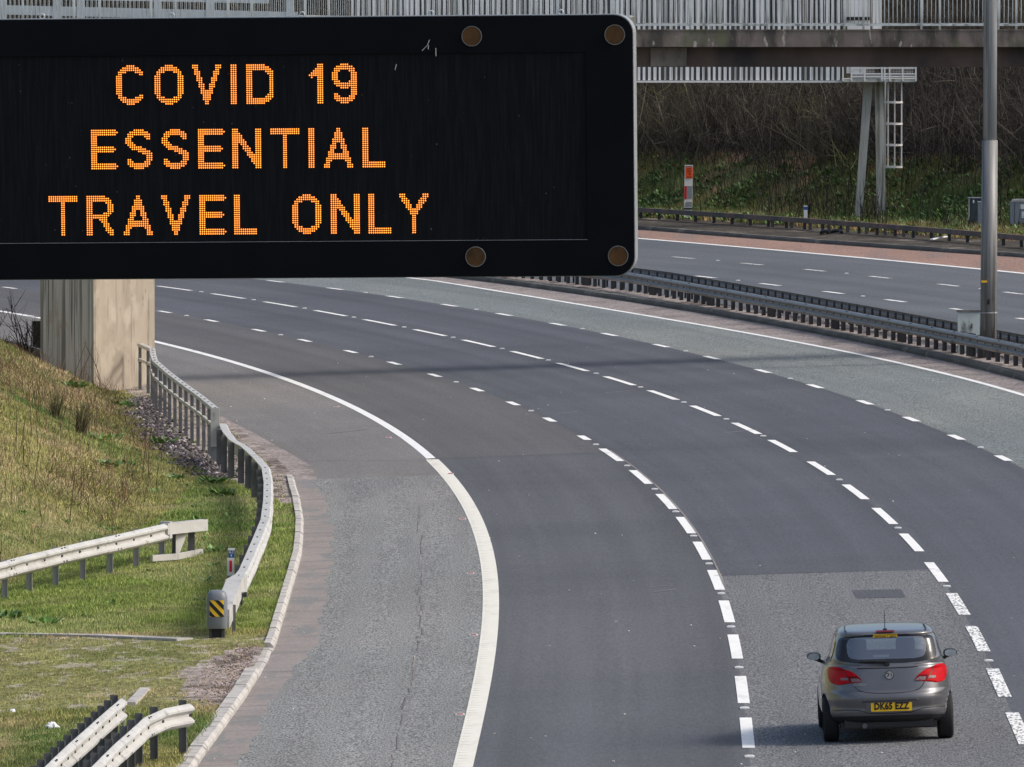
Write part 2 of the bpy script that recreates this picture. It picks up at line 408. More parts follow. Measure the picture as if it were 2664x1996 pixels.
# master curve: the lane line A, prolonged by a 700 m radius beyond the measured stretch
_a = np.array(sorted([(y, x) for x, y in L['A']]))
_k = np.polyfit(_a[:, 0] - 240, _a[:, 1], 4)
_d = np.polyder(_k)
def _build_master():
    ys = np.arange(0.0, 900.5, 0.5)
    xs = np.polyval(_k, ys - 240)
    y1, y0 = 322.0, 154.0
    s1, s0 = np.polyval(_d, y1 - 240), np.polyval(_d, y0 - 240)
    x1, x0 = np.polyval(_k, y1 - 240), np.polyval(_k, y0 - 240)
    hi = ys > y1
    t = ys[hi] - y1
    xs[hi] = x1 + s1 * t - t * t / (2 * 640.0)
    lo = ys < y0
    xs[lo] = x0 + min(s0, 0.02) * (ys[lo] - y0)
    return ys, xs
MY, MX = _build_master()
def master(y):
    return float(np.interp(y, MY, MX))
def line_fn(pts, deg=3):
    p = np.array(sorted([(y, x) for x, y in pts]))
    d = p[:, 1] - np.interp(p[:, 0], MY, MX)
    c = np.polyfit(p[:, 0] - 250, d, min(deg, len(p) - 2))
    lo, hi = p[0, 0], p[-1, 0]
    def g(y):
        yc = min(max(y, lo), hi)
        return master(y) + float(np.polyval(c, yc - 250))
    return g
F = {k_: line_fn(v, 4 if k_ in 'EAB' else (3 if k_ in ('C', 'D') else 2)) for k_, v in L.items() if k_ not in ('KL',)}
_kl = np.array(sorted([(y, x) for x, y in L['KL']]))
def kerb_l(y):
    if y > 256.4:
        return F['E'](y) - 3.3 - 0.012 * (min(y, 330) - 256.4)
    return float(np.interp(y, _kl[:, 0], _kl[:, 1])) if y > 150.2 else -4.237 - (150.2 - y) * 0.02
def offs(fn, o):
    def g(y):
        s = (fn(y + 1) - fn(y - 1)) / 2
        return fn(y) + o * math.sqrt(1 + s * s)
    return g

def strip(name, f0, f1, y0, y1, mat, parent=None, dz=0.0, dy=1.0, n=2, kind='structure', dz1=None):
    ny = max(1, int(round((y1 - y0) / dy)))
    vs, fs = [], []
    for i in range(ny + 1):
        y = y0 + (y1 - y0) * i / ny
        a, b = f0(y), f1(y)
        for j in range(n + 1):
            x = a + (b - a) * j / n
            z = dz if dz1 is None else dz + (dz1 - dz) * j / n
            vs.append((x, y, pz(x, y) + z))
    for i in range(ny):
        for j in range(n):
            q = i * (n + 1) + j
            fs.append((q, q + 1, q + n + 2, q + n + 1))
    m = MB()
    m.add(vs, fs)
    o = m.build(name, mat, parent)
    uv = o.data.uv_layers.new(name='road')
    co = np.array([((v[0] - f0(v[1])), v[1]) for v in vs], np.float32)
    li = np.zeros(len(o.data.loops), np.int32)
    o.data.loops.foreach_get('vertex_index', li)
    uv.data.foreach_set('uv', co[li].ravel())
    if kind and not parent:
        o['kind'] = kind
    return o

# ------------------------------------------------------------------ carriageways
YN, YF = 60.0, 620.0
def struct_root(name):
    o = bpy.data.objects.new(name, None)
    COL.objects.link(o)
    o['kind'] = 'structure'
    return o
road_root = struct_root('carriageway')
gutter_edge = lambda y: -.14 + .035 * math.sin(y * 1.7) + .03 * math.sin(y * .61 + 1) + .02 * math.sin(y * 4.3) + float(np.interp(y, [120, 149.9, 160.3, 168.1, 173.3, 186.3, 198.5, 207.6, 216.9, 226], [-3.6, -3.54, -3.385, -3.198, -2.935, -2.984, -3.071, -3.212, -3.49, -3.9]))
strip('gutter', lambda y: kerb_l(y) + .0, gutter_edge, YN, 226, 'gutter', road_root, n=3, dy=.35)
strip('hard_shoulder', gutter_edge, F['E'], YN, 226, 'asphalt_chip_light', road_root, n=4, dy=.35)
sw = lambda y: kerb_l(y) + max(.12, .62 - abs(y - 232) * .022)
strip('hard_shoulder', kerb_l, sw, 226, YF, 'margin', road_root, n=2)
strip('hard_shoulder', sw, F['E'], 226, YF, 'asphalt_shoulder_far', road_root, n=4)
strip('lane_surface', F['E'], F['A'], YN, 233, 'asphalt_near', road_root, n=4)
strip('lane_surface', F['E'], F['A'], 233, YF, 'asphalt_brown', road_root, n=4)
strip('lane_surface', F['A'], F['B'], YN, 188.6, 'asphalt_chip_mid', road_root, n=4)
strip('lane_surface', F['A'], F['B'], 188.6, YF, 'asphalt_dark', road_root, n=4)
strip('lane_surface', F['B'], F['C'], YN, YF, 'asphalt_dark', road_root, n=4)
strip('lane_surface', F['C'], F['D'], YN, YF, 'asphalt_green', road_root, n=4)
strip('road_margin', F['D'], F['CK'], YN, YF, 'margin', road_root, n=2)
ck2 = offs(F['CK'], 0.32)
s_near = offs(F['S1'], -5.0)
strip('central_reserve', ck2, s_near, YN, YF, 'gravel', road_root, dz=0.10, n=4)
strip('lane_surface', s_near, F['ED'], YN, YF, 'asphalt_blue', road_root, dz=0.0, n=8)
strip('hard_shoulder', F['ED'], F['FK'], YN, YF, 'asphalt_red', road_root, n=3)
# patched square and overlay joints
def ribbon(name, pts, w, mat, dz=.008):
    m = MB()
    for (x0, y0), (x1, y1) in zip(pts[:-1], pts[1:]):
        d = Vector((x1 - x0, y1 - y0)).normalized()
        s = Vector((d.y, -d.x)) * w / 2
        q = [(x0 - s.x, y0 - s.y), (x0 + s.x, y0 + s.y), (x1 + s.x, y1 + s.y), (x1 - s.x, y1 - s.y)]
        m.add([(a, b, pz(a, b) + dz) for a, b in q], [(0, 1, 2, 3)])
    return m.build(name, mat, road_root)
q = [(5.62, 181.2), (6.42, 181.0), (6.42, 183.2), (5.62, 183.4)]
MB().add([(a, b, pz(a, b) + .004) for a, b in q], [(0, 1, 2, 3)]).build('road_patch', 'asphalt_dark', road_root)
M['tar'] = surf('tar', (0.055, 0.056, 0.06), .3, 2, (1, .4, 1), .8)
M['dust'] = surf('dust', (0.26, 0.235, 0.215), .25, 2, (1, .2, 1), .95)
ribbon('tar_joint', [(F['A'](188.7), 188.7), (F['B'](188.4), 188.4)], .06, 'tar')
ribbon('tar_joint', [(F['E'](233), 233), (F['A'](233), 233)], .05, 'tar')
ribbon('tar_joint', [(-4.6, 234.2), (F['E'](232), 232.2)], .06, 'dust')
M['stain'] = surf('stain', (0.17, 0.155, 0.148), .3, 3, (1, .2, 1), .9)
_r = random.Random(12)
yy = 214.0
while yy > 142:
    ln_ = _r.uniform(.5, 2.6)
    xc_ = float(np.interp(yy, [142, 155, 165, 172, 184, 192, 203, 215], [-1.64, -1.58, -1.50, -1.45, -1.48, -1.56, -1.66, -1.80])) + _r.uniform(-.035, .035)
    ribbon('crack', [(xc_, yy), (xc_ + _r.uniform(-.03, .03), yy - ln_)], _r.uniform(.015, .04), _r.choice(['stain', 'dust', 'stain']))
    yy -= ln_ + _r.uniform(.0, 1.1)
for (x0_, y0_, x1_, y1_, w_) in [(2.35, 184.6, 2.75, 185.3, .05), (2.3, 186.0, 2.6, 186.4, .04), (-4.1, 246, -3.2, 247.5, .07), (-3.6, 249, -3.0, 249.6, .05), (-3.9, 243.5, -3.3, 244.2, .05), (1.0, 252, 1.5, 252.6, .05), (4.6, 240, 5.3, 241, .05), (2.2, 262, 2.9, 262.8, .05), (-5.6, 262, -5.0, 263, .05)]:
    ribbon('road_scuff', [(x0_, y0_), (x1_, y1_)], w_, 'dust')
_c = MB()
for i in range(170):
    y_ = 142 + 150 * _r.random() ** 1.3
    a_, b_ = kerb_l(y_) + .1, F['D'](y_)
    x_ = a_ + (b_ - a_) * (_r.random() ** 2)
    s_ = _r.uniform(.004, .013)
    _c.box((x_, y_, pz(x_, y_) + s_ * .6), (s_ * 1.6, s_ * 3, s_), _r.uniform(0, 3))
_o = _c.build('road_grit', 'line_cream')
_o['kind'] = 'stuff'
_o['label'] = 'tiny pale stone chips scattered over the shoulder and lanes'
_o['category'] = 'grit'
ribbon('tar_joint', [(F['A'](y) + .10 + .0 * y, y) for y in np.arange(186, 236, 2.0)], .03, 'dust')

# markings: every dash is a piece of its own
def dash(yc, fn, length, mat='line', w=0.15, name='lane_dash', xo=0.0):
    s = (fn(yc + 1) - fn(yc - 1)) / 2
    k2 = 1 / math.sqrt(1 + s * s)
    y0, y1 = yc - length / 2 * k2, yc + length / 2 * k2
    m = MB()
    n = max(1, int(length / 1.5))
    vs, fs = [], []
    for i in range(n + 1):
        y = y0 + (y1 - y0) * i / n
        x = fn(y) + xo
        for e in (-w / 2, w / 2):
            vs.append((x + e, y, pz(x, y) + .005))
    for i in range(n):
        fs.append((2 * i, 2 * i + 1, 2 * i + 3, 2 * i + 2))
    return m.add(vs, fs).build(name, mat, road_root)
def worn(name):
    m = M['line'].copy()
    m.name = name
    nt = m.node_tree
    p = nt.nodes["Principled BSDF"]
    src = p.inputs['Base Color'].links[0].from_socket
    f = ramp(nt, [(0.425, (0, 0, 0)), (0.47, (1, 1, 1))], noise(nt, 9, 4, (2.4, .55, 1), seed=4.0))
    nt.links.new(mix(nt, 'MIX', f, (0.15, 0.155, 0.16), src), p.inputs['Base Color'])
    return m
M['line_worn'] = worn('line_worn')
M['line_worn_far'] = worn('line_worn_far')

studs = MB()
stud_pts = []
ya = sorted(y for x, y in L['A'])
ya = [ya[0] - 9 * i for i in range(5, 0, -1)] + ya + [ya[-1] + 9 * i for i in range(1, 8)]
for i, y in enumerate(ya):
    long_ = y < 236
    dash(y, F['A'], 5.6 if long_ else 2.1, w=.17)
    if i % 2 == 0 or long_:
        stud_pts.append((F['A'](y + 4.6), y + 4.6, i % 2))
yb = sorted(y for x, y in L['B'])
yb = [yb[0] - 9 * i for i in range(4, 0, -1)] + yb + [yb[-1] + 9 * i for i in range(1, 6)]
for i, y in enumerate(yb):
    dash(y, F['B'], 5.6 if y > 178 else 5.9, 'line' if y > 183 else 'line_worn', w=.17 if y > 183 else .19)
    if i % 2 == 0 or y > 240:
        stud_pts.append((F['B'](y + 4.6), y + 4.6, i % 2))
yc_ = sorted(y for x, y in L['C'])
yc_ = [yc_[0] - 9 * i for i in range(12, 0, -1)] + yc_ + [yc_[-1] + 9 * i for i in range(1, 5)]
for i, y in enumerate(yc_):
    dash(y, F['C'], 2.3 if y > 220 else 5.8, w=.18)
    if i % 2 == 0:
        stud_pts.append((F['C'](y + 4.6), y + 4.6, 0))
for key, ln in (('S1', 'line'), ('S2', 'line_worn_far')):
    ys = sorted(y for x, y in L[key])
    st = 8.75
    ys = [ys[0] - st * i for i in range(8, 0, -1)] + ys + [ys[-1] + st * i for i in range(1, 8)]
    for i, y in enumerate(ys):
        dash(y, F[key], 2.6, ln, w=.2)
        if i % 2 == 0:
            stud_pts.append((F[key](y + 4.4), y + 4.4, 0))
strip('edge_line', offs(F['E'], -.12), offs(F['E'], .15), YN, 232.6, 'line_cream', road_root, dz=.006, n=1)
strip('edge_line', offs(F['E'], -.08), offs(F['E'], .12), 233, YF, 'line', road_root, dz=.006, n=1)
strip('edge_line', offs(F['D'], -.07), offs(F['D'], .09), YN, YF, 'line', road_root, dz=.006, n=1)
strip('edge_line', offs(F['ED'], -.12), offs(F['ED'], .12), YN, YF, 'line', road_root, dz=.006, n=1)
# raised ribs on the left edge line
ribm = MB()
for y in np.arange(140, 232, .5):
    x = F['E'](y)
    ribm.box((x + .015, y, pz(x, y) + .007), (.20, .06, .004))
rb = ribm.build('line_rib', 'line_cream', road_root)
rb['kind'] = 'stuff'
M['stud_white'] = surf('stud_white', (.7, .7, .68), .1, 9)
sm = MB().box((0, 0, .008), (.13, .22, .016)).box((0, 0, .02), (.09, .12, .012))
sme = sm.build('road_stud', 'stud_white', road_root)
sme.location = (stud_pts[0][0], stud_pts[0][1], pz(stud_pts[0][0], stud_pts[0][1]))
for x, y, odd in stud_pts[1:]:
    link('road_stud', sme.data, road_root, (x, y, pz(x, y)))
M['stud_red'] = surf('stud_red', (.45, .04, .04), .1, 9)
for x, y in [(-1.503 + .25, 226.2), (-.93, 209), (-.717, 191.6), (-.606, 175.07), (-.738, 157.7), (-.75, 142), (-2.7, 243), (-4.1, 259.5)]:
    o = link('road_stud', sme.data, road_root, (x, y, pz(x, y)))
    MB().box((0, -.075, .02), (.09, .02, .02)).build('reflector', 'stud_red', o, origin=(0, 0, 0))

# kerbs
def kerb_run(parent, fn, y0, y1, step, w, h, mat, name='kerb_stone', jit=.01, side=-1):
    y = y0
    while y < y1:
        ye = y + step - .02
        m = MB()
        j = random.uniform(-jit, jit)
        jh = random.uniform(-.008, .008)
        a, b = fn(y) + j, fn(ye) + j
        vs = []
        for xx, yy in ((a, y), (b, ye)):
            zz = pz(xx, yy)
            vs += [(xx, yy, zz - .06), (xx, yy, zz + h * .55 + jh), (xx + side * .05, yy, zz + h + jh),
                   (xx + side * w, yy, zz + h + jh), (xx + side * w, yy, zz - .06)]
        m.add(vs, [(0, 1, 6, 5), (1, 2, 7, 6), (2, 3, 8, 7), (3, 4, 9, 8), (4, 3, 2, 1, 0), (5, 6, 7, 8, 9)])
        m.build(name, mat, parent)
        y += step
kr = struct_root('kerb')
kerb_run(kr, kerb_l, 140, 167, 0.92, .22, .11, 'kerb', jit=.002)
kerb_run(kr, kerb_l, 167.2, 173, 0.92, .30, .035, 'kerb')
kerb_run(kr, kerb_l, 173.2, 225.4, 0.92, .15, .12, 'kerb', jit=.002)
kerb_run(kr, F['CK'], 120, 420, 2.75, .32, .13, 'kerb_dark', side=1, jit=.004)
kerb_run(kr, F['FK'], 250, 520, 2.75, .35, .13, 'kerb_dark', side=1, jit=.004)

# ------------------------------------------------------------------ verges and banks
TOE = np.array([(60, -26), (150, -22), (165, -17), (176, -13.5), (184, -10.6), (190, -9.3), (200, -7.9), (212, -7.0), (225, -6.7), (232, -6.95), (240, -7.6),
                (256, -8.7), (268, -9.2), (280, -10.7), (292, -13.2), (305, -16.2), (320, -19.6), (340, -24.5), (400, -44), (620, -140)])
VK = np.vectorize(kerb_l)
GLE = lambda y: np.interp(y, [200, 226, 232, 240, 256, 268, 280, 300, 700], [-5.4, -5.9, -6.55, -7.35, -8.55, -9.1, -10.3, -14.2, -150])
def fbm(x, y, s, seed=0):
    r = np.random.default_rng(seed)
    o = np.zeros_like(x, dtype=float)
    for i in range(6):
        a, b, p = r.uniform(-1, 1) * 2, r.uniform(-1, 1) * 2, r.uniform(0, 6.28)
        o += np.sin((a * x + b * y) * s * (1 + .5 * i) + p) / (1 + .4 * i)
    return o / 3
def h_left(x, y):
    toe = np.interp(y, TOE[:, 0], TOE[:, 1])
    d = np.maximum(0, toe - x)
    h = np.minimum(0.50 * d * d / (d + .6), 8.5)
    h = h + fbm(x, y, .7, 3) * .05 * np.clip(d, 0.3, 1.6) + fbm(x, y, .25, 5) * .10 * np.clip(d / 3, 0, 1)
    base = np.where(y < 226, .09, .02)
    return GX * x + GY * y + base + h
FVx = lambda y: F['FK'](y) + .5
VFV = np.vectorize(FVx)
def far_off(x, y):
    f = np.interp(y, FV_Y, FV_X)
    s = np.interp(y, FV_Y, FV_S)
    return (x - f) / np.sqrt(1 + s * s)
FV_Y = np.arange(40, 700, 4.0)
FV_X = np.array([FVx(y) for y in FV_Y])
FV_S = np.gradient(FV_X, FV_Y)
def h_far(x, y):
    d = np.maximum(0, far_off(x, y) - 7.0)
    h = np.minimum(.50 * d * d / (d + .8), 13.5)
    return GX * x + GY * y + .07 + h + fbm(x, y, .35, 8) * .12 * np.clip(d / 2, 0, 1)

def terrain(name, X, Y, Z, mats, mi):
    ny, nx = X.shape
    v = np.stack([X, Y, Z], -1).reshape(-1, 3)
    i = np.arange((ny - 1) * nx).reshape(ny - 1, nx)[:, :-1].ravel()
    f = np.stack([i, i + 1, i + nx + 1, i + nx], -1)
    o = np_mesh(name, v, f, mats[0])
    for m in mats[1:]:
        o.data.materials.append(M[m])
    o.data.polygons.foreach_set('material_index', mi.ravel().astype(np.int32))
    o.data.polygons.foreach_set('use_smooth', np.ones(len(f), bool))
    o['kind'] = 'structure'
    return o
ys = np.concatenate([np.arange(60, 140, 4.0), np.arange(140, 330, .35), np.arange(330, 640, 5.0)])
us = np.concatenate([np.arange(0, 3.9, .15), np.arange(4, 9, .45), np.geomspace(9, 140, 26)])
X = VK(ys)[:, None] - np.where(ys < 226, .12, -.06)[:, None] - us[None, :]
Y = np.repeat(ys[:, None], len(us), 1)
Z = h_left(X, Y)
Xc, Yc = X[:-1, :-1], Y[:-1, :-1]
toe_c = np.interp(Yc, TOE[:, 0], TOE[:, 1])
kc = VK(ys)[:-1, None]
mi = np.zeros(Xc.shape, int)
hard = (Yc > 159.5 + fbm(Xc, Yc, 1.2, 1) * 1.0) & (Yc < 175.8 - (Xc + 5) * .35) & (Xc > -14)
mi[hard] = 1
mi[(Yc > 160.5) & (Yc < 172.5) & (Xc > kc - .35 - .75 * np.sin((Yc - 160.5) / 12 * 3.14) + fbm(Xc, Yc, 1.5, 2) * .25)] = 2
mi[(Yc > 215) & (Xc > GLE(Yc) + fbm(Xc, Yc, 1.4, 2) * .15) & (Xc > kc - .30 - np.clip((Yc - 216) * .1, 0, 9))] = 2
terrain('grass_verge', X, Y, Z, ['soil', 'hardstanding', 'gravel'], mi)

us = np.concatenate([np.arange(0, 18, .6), np.geomspace(18, 260, 30)])
ys2 = np.concatenate([np.arange(60, 300, 8.0), np.arange(300, 480, 1.5), np.arange(480, 700, 6.0)])
X = np.array([FVx(y) for y in ys2])[:, None] - .15 + us[None, :]
Y = np.repeat(ys2[:, None], len(us), 1)
Z = h_far(X, Y)
d = far_off(X, Y)[:-1, :-1]
mi = np.zeros(d.shape, int)
w_ = fbm(X[:-1, :-1], Y[:-1, :-1], .3, 4) * .8
mi[d > 3.7 + w_] = 1
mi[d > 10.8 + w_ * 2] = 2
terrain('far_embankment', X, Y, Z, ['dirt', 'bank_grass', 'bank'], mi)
g = MB().add([(-900, -300, -8), (900, -300, -8), (900, 2500, -8), (-900, 2500, -8)], [(0, 1, 2, 3)]).build('ground', 'soil')
g['kind'] = 'structure'

# ------------------------------------------------------------------ grass (nobody could count it)
def blades(x, y, z, h, w, lean=.5, hue=None):
    n = len(x)
    a = RNG.uniform(0, 2 * np.pi, n)
    la = RNG.uniform(0, 2 * np.pi, n)
    ll = RNG.uniform(.1, 1, n) * lean * h
    b0 = np.stack([x - np.cos(a) * w / 2, y - np.sin(a) * w / 2, z - .02], -1)
    b1 = np.stack([x + np.cos(a) * w / 2, y + np.sin(a) * w / 2, z - .02], -1)
    t = np.stack([x + np.cos(la) * ll, y + np.sin(la) * ll, z + h], -1)
    v = np.stack([b0, b1, t], 1).reshape(-1, 3)
    return v
def grass_area(n, y0, y1, x0f, x1f, hf, dens=None, zf=h_left, w=.013):
    y = RNG.uniform(y0, y1, n)
    a, b = x0f(y), x1f(y)
    x = a + (b - a) * RNG.uniform(0, 1, n)
    keep = np.ones(n, bool)
    if dens is not None:
        keep = RNG.uniform(0, 1, n) < dens(x, y)
    x, y = x[keep], y[keep]
    h = hf(x, y) * RNG.uniform(.4, 1.15, len(x))
    return blades(x, y, zf(x, y), h, w * RNG.uniform(.6, 1.5, len(x)), .9)
fov_l = lambda y: -.0485 * y - .8
kl_np = lambda y: np.interp(y, KLY, KLX)
KLY = np.arange(130, 340, 1.0)
KLX = np.array([kerb_l(y) for y in KLY]) - .16
def dens_l(x, y):
    toe = np.interp(y, TOE[:, 0], TOE[:, 1])
    k = kl_np(y)
    d = np.ones_like(x)
    hardz = (y > 160) & (y < 176 - (x + 5) * .35)
    d[hardz] = .16 + .5 * (fbm(x, y, 2.2, 6)[hardz] > .12)
    gr = (y > 160.5) & (y < 172.5) & (x > k - .35 - .7 * np.sin((y - 160.5) / 12 * 3.14))
    d[gr] = .10
    d[(y > 215) & (x > GLE(y)) & (x > k - .25 - np.clip((y - 216) * .1, 0, 9))] = .05
    return d
def hgt_l(x, y):
    toe = np.interp(y, TOE[:, 0], TOE[:, 1])
    h = .06 + .045 * fbm(x, y, 1.1, 9) + .03 * np.clip((toe - x) / 2, 0, 1)
    h[(y > 160) & (y < 176 - (x + 5) * .35)] = .035
    return np.maximum(h, .02)
V = [grass_area(330000, 141, 200, fov_l, kl_np, hgt_l, dens_l),
     grass_area(300000, 200, 300, fov_l, kl_np, hgt_l, dens_l, w=.017),
     grass_area(30000, 300, 330, fov_l, lambda y: kl_np(y) - 1.5, hgt_l, None, w=.03)]
V = np.concatenate(V)
toe_v = lambda y: np.interp(y, TOE[:, 0], TOE[:, 1])
nf = len(V) // 3
b = RNG.uniform(.5, 1.45, nf)
pat = fbm(V[::3, 0], V[::3, 1], 1.6, 31)
b = b * (1 + .22 * pat)
straw = RNG.uniform(0, 1, nf) < .26 + .2 * pat
tint = np.stack([b, b, b], -1)
flat = (V[::3, 0] > toe_v(V[::3, 1]) + .3) & (V[::3, 1] > 177)
tint[flat] *= np.array([.80, 1.06, .75])
tint[straw] *= np.array([1.7, 1.35, 1.9])
tag(np_mesh('grass', V, np.arange(nf * 3).reshape(-1, 3), 'grass', tint), 'short green and straw coloured grass covering the roadside verge and slope', 'grass', kind='stuff')

# broad green leaves in clumps
def leaf_clump(cx, cy, cz, n, r, s, rng):
    a = rng.uniform(0, 6.28, n)
    rr = r * np.sqrt(rng.uniform(0, 1, n))
    px, py = cx + np.cos(a) * rr, cy + np.sin(a) * rr
    pz_ = cz + rng.uniform(0, .6, n) * s
    L_, W = s * rng.uniform(.6, 1.4, n), s * .35 * rng.uniform(.6, 1.4, n)
    el = rng.uniform(.2, 1.1, n)
    d = np.stack([np.cos(a) * np.cos(el), np.sin(a) * np.cos(el), np.sin(el)], -1)
    sd = np.stack([-np.sin(a), np.cos(a), np.zeros(n)], -1)
    p = np.stack([px, py, pz_], -1)
    v = np.stack([p, p + d * L_[:, None] * .5 + sd * W[:, None], p + d * L_[:, None], p + d * L_[:, None] * .5 - sd * W[:, None]], 1)
    return v.reshape(-1, 3)
lv = []
for i in range(260):
    y = RNG.uniform(150, 290)
    k, t = kl_np(y), np.interp(y, TOE[:, 0], TOE[:, 1])
    x = RNG.uniform(max(fov_l(y), t - 3.5), k - .3) if i % 3 else RNG.uniform(t - 1.0, t + 1.0)
    if 158 < y < 177 or (y > 226 and x > t - .3):
        continue
    lv.append(leaf_clump(x, y, float(h_left(np.array([x]), np.array([y]))[0]), int(RNG.integers(5, 16)), RNG.uniform(.05, .16), RNG.uniform(.03, .08), RNG))
for (x, y, r, s, n) in [(-6.6, 203, .35, .26, 60), (-5.3, 199, .2, .16, 30), (-8.6, 231, .5, .22, 60), (-7.9, 226, .3, .2, 40), (-6.9, 226.5, .25, .2, 40), (-5.95, 224, .3, .2, 50),
                        (-5.7, 219, .25, .2, 40), (-7.6, 243, .3, .25, 40), (-8.3, 182, .3, .2, 50), (-7.6, 180, .3, .16, 40), (-8.1, 222, .3, .22, 40), (-9.2, 262, .4, .2, 60), (-10.4, 262, .4, .25, 70)]:
    lv.append(leaf_clump(x, y, float(h_left(np.array([x]), np.array([y]))[0]), n, r, s * .62, RNG))
V = np.concatenate(lv)
nf = len(V) // 4
b = RNG.uniform(.5, 1.7, nf)
tag(np_mesh('broadleaf_weed', V, np.arange(nf * 4).reshape(-1, 4), 'leaf', np.stack([b, b, b], -1)), 'low broad leaved green weeds scattered through the verge grass', 'weeds', kind='stuff')

# ------------------------------------------------------------------ twigs: thin three-sided stems
def stems(P, hue=None):
    """P: (N,K,3) polylines, radii taper; returns verts, faces"""
    n, k, _ = P['p'].shape
    p, r = P['p'], P['r']
    d = p[:, -1] - p[:, 0]
    d /= np.linalg.norm(d, axis=1)[:, None] + 1e-9
    up = np.tile(np.array([0.3, 0.9, 0.1]), (n, 1))
    s = np.cross(d, up)
    s /= np.linalg.norm(s, axis=1)[:, None] + 1e-9
    u = np.cross(d, s)
    t = np.linspace(1, .35, k)[None, :, None]
    vs = []
    for a in (0, 2.094, 4.189):
        vs.append(p + (s[:, None] * math.cos(a) + u[:, None] * math.sin(a)) * r[:, None, None] * t)
    v = np.stack(vs, 2)                          # n,k,3,3
    base = np.arange(n)[:, None] * (k * 3)
    fs = []
    for i in range(k - 1):
        for j in range(3):
            j2 = (j + 1) % 3
            fs.append(np.stack([base[:, 0] + i * 3 + j, base[:, 0] + i * 3 + j2, base[:, 0] + (i + 1) * 3 + j2, base[:, 0] + (i + 1) * 3 + j], -1))
    return v.reshape(-1, 3), np.stack(fs, 1).reshape(-1, 4)
def walk(o, n, k, length, spread, rad, bend=.25, lean=None):
    """n stems from origins o (n,3)"""
    a = RNG.uniform(0, 6.28, n)
    e = np.abs(RNG.normal(0, spread, n))
    d = np.stack([np.cos(a) * np.sin(e), np.sin(a) * np.sin(e), np.cos(e)], -1)
    if lean is not None:
        d = d + lean
    Ls = length * RNG.uniform(.45, 1.15, n) / (k - 1)
    p = [o]
    for i in range(k - 1):
        d = d + RNG.normal(0, bend, (n, 3))
        d /= np.linalg.norm(d, axis=1)[:, None]
        p.append(p[-1] + d * Ls[:, None])
    return {'p': np.stack(p, 1), 'r': rad * RNG.uniform(.5, 1.4, n)}
def join_stems(name, lst, mat, bright=(.5, 1.6), tints=None):
    vs, fs, off, ts = [], [], 0, []
    for P in lst:
        v, f = stems(P)
        vs.append(v)
        fs.append(f + off)
        off += len(v)
        n = P['p'].shape[0]
        b = RNG.uniform(*bright, n) * RNG.choice([.6, .8, 1.0, 1.0, 1.4, 2.4], n)
        ts.append(np.repeat(b, len(f) // n))
    b = np.concatenate(ts)
    return np_mesh(name, np.concatenate(vs), np.concatenate(fs), mat, np.stack([b, b, b], -1))

# scrub on the far embankment
zone = []
NB = 2600
while sum(len(z) for z in zone) < NB:
    y = RNG.uniform(372, 575, 4000)
    x = RNG.uniform(-.05 * y - 3, .052 * y + 4)
    o = far_off(x, y)
    ok = (o > 10.6) & (o < 42) & (RNG.uniform(0, 1, 4000) < np.exp(-(o - 10.6) / 22)) & ~((x > 11.3) & (x < 16) & (y < 400))
    zone.append(np.stack([x[ok], y[ok]], -1))
Z_ = np.concatenate(zone)[:NB]
bx, by = Z_[:, 0], Z_[:, 1]
bz = h_far(bx, by)
lst = []
m_ = 12
ox = np.repeat(bx, m_) + RNG.normal(0, .6, NB * m_)
oy = np.repeat(by, m_) + RNG.normal(0, .6, NB * m_)
oz = np.repeat(bz, m_)
main = walk(np.stack([ox, oy, oz], -1), NB * m_, 4, 2.7, .5, .014, .26)
lst.append(main)
pm = main['p']
for r_, k_, ln in ((3, 3, 1.3), ):
    for q_ in range(r_):
        o = pm[:, 1 + q_ % 3] * .5 + pm[:, min(3, 2 + q_ % 2)] * .5
        lst.append(walk(o, len(o), k_, ln, .9, .009, .35))
sel = RNG.choice(len(pm), 2600, replace=False)      # taller pale stems
lst.append(walk(pm[sel, 0], 2600, 5, 4.6, .35, .022, .14, lean=np.array([.12, 0, 0])))
scrub = join_stems('scrub', lst, 'twig', (.5, 1.5))
tag(scrub, 'dense dark bare scrub covering the embankment beyond the far carriageway', 'scrub', kind='stuff')
# thin saplings and dead stalks low on the bank
ns = 1500
y = RNG.uniform(372, 425, ns)
o = RNG.uniform(4.5, 11.5, ns)
x = np.interp(y, FV_Y, FV_X) + o * 1.03
c = RNG.uniform(0, 1, ns) < (.3 + .7 * ((x > 9.0) & (x < 13)))
x, y = x[c], y[c]
st_ = join_stems('dead_stalks', [walk(np.stack([x, y, h_far(x, y)], -1), len(x), 4, 1.6, .16, .014, .12)], 'twig', (.35, .8))
tag(st_, 'thin dark dead stalks standing low on the far grass bank', 'stalks', kind='stuff')
# ground leaves on the far bank
lv = []
for i in range(3400):
    y = RNG.uniform(368, 432)
    o = RNG.uniform(3.6, 11.5)
    x = float(np.interp(y, FV_Y, FV_X)) + o * 1.03
    if fbm(np.array([x]), np.array([y]), .5, 12)[0] < -.1:
        continue
    lv.append(leaf_clump(x, y, float(h_far(np.array([x]), np.array([y]))[0]), 9, .3, .17, RNG))
V = np.concatenate(lv)
nf = len(V) // 4
b = RNG.uniform(.4, 1.5, nf)
tn = np.stack([b, b, b], -1)
dead = RNG.uniform(0, 1, nf) < .16
tn[dead] *= np.array([1.5, .85, 1.3])
tag(np_mesh('bank_leaves', V, np.arange(nf * 4).reshape(-1, 4), 'leaf', tn), 'low green ivy and nettles on the bank behind the far barrier', 'undergrowth', kind='stuff')
nb = 130000
y = RNG.uniform(366, 432, nb)
o = RNG.uniform(3.6, 11.8, nb)
x = np.interp(y, FV_Y, FV_X) + o * 1.03
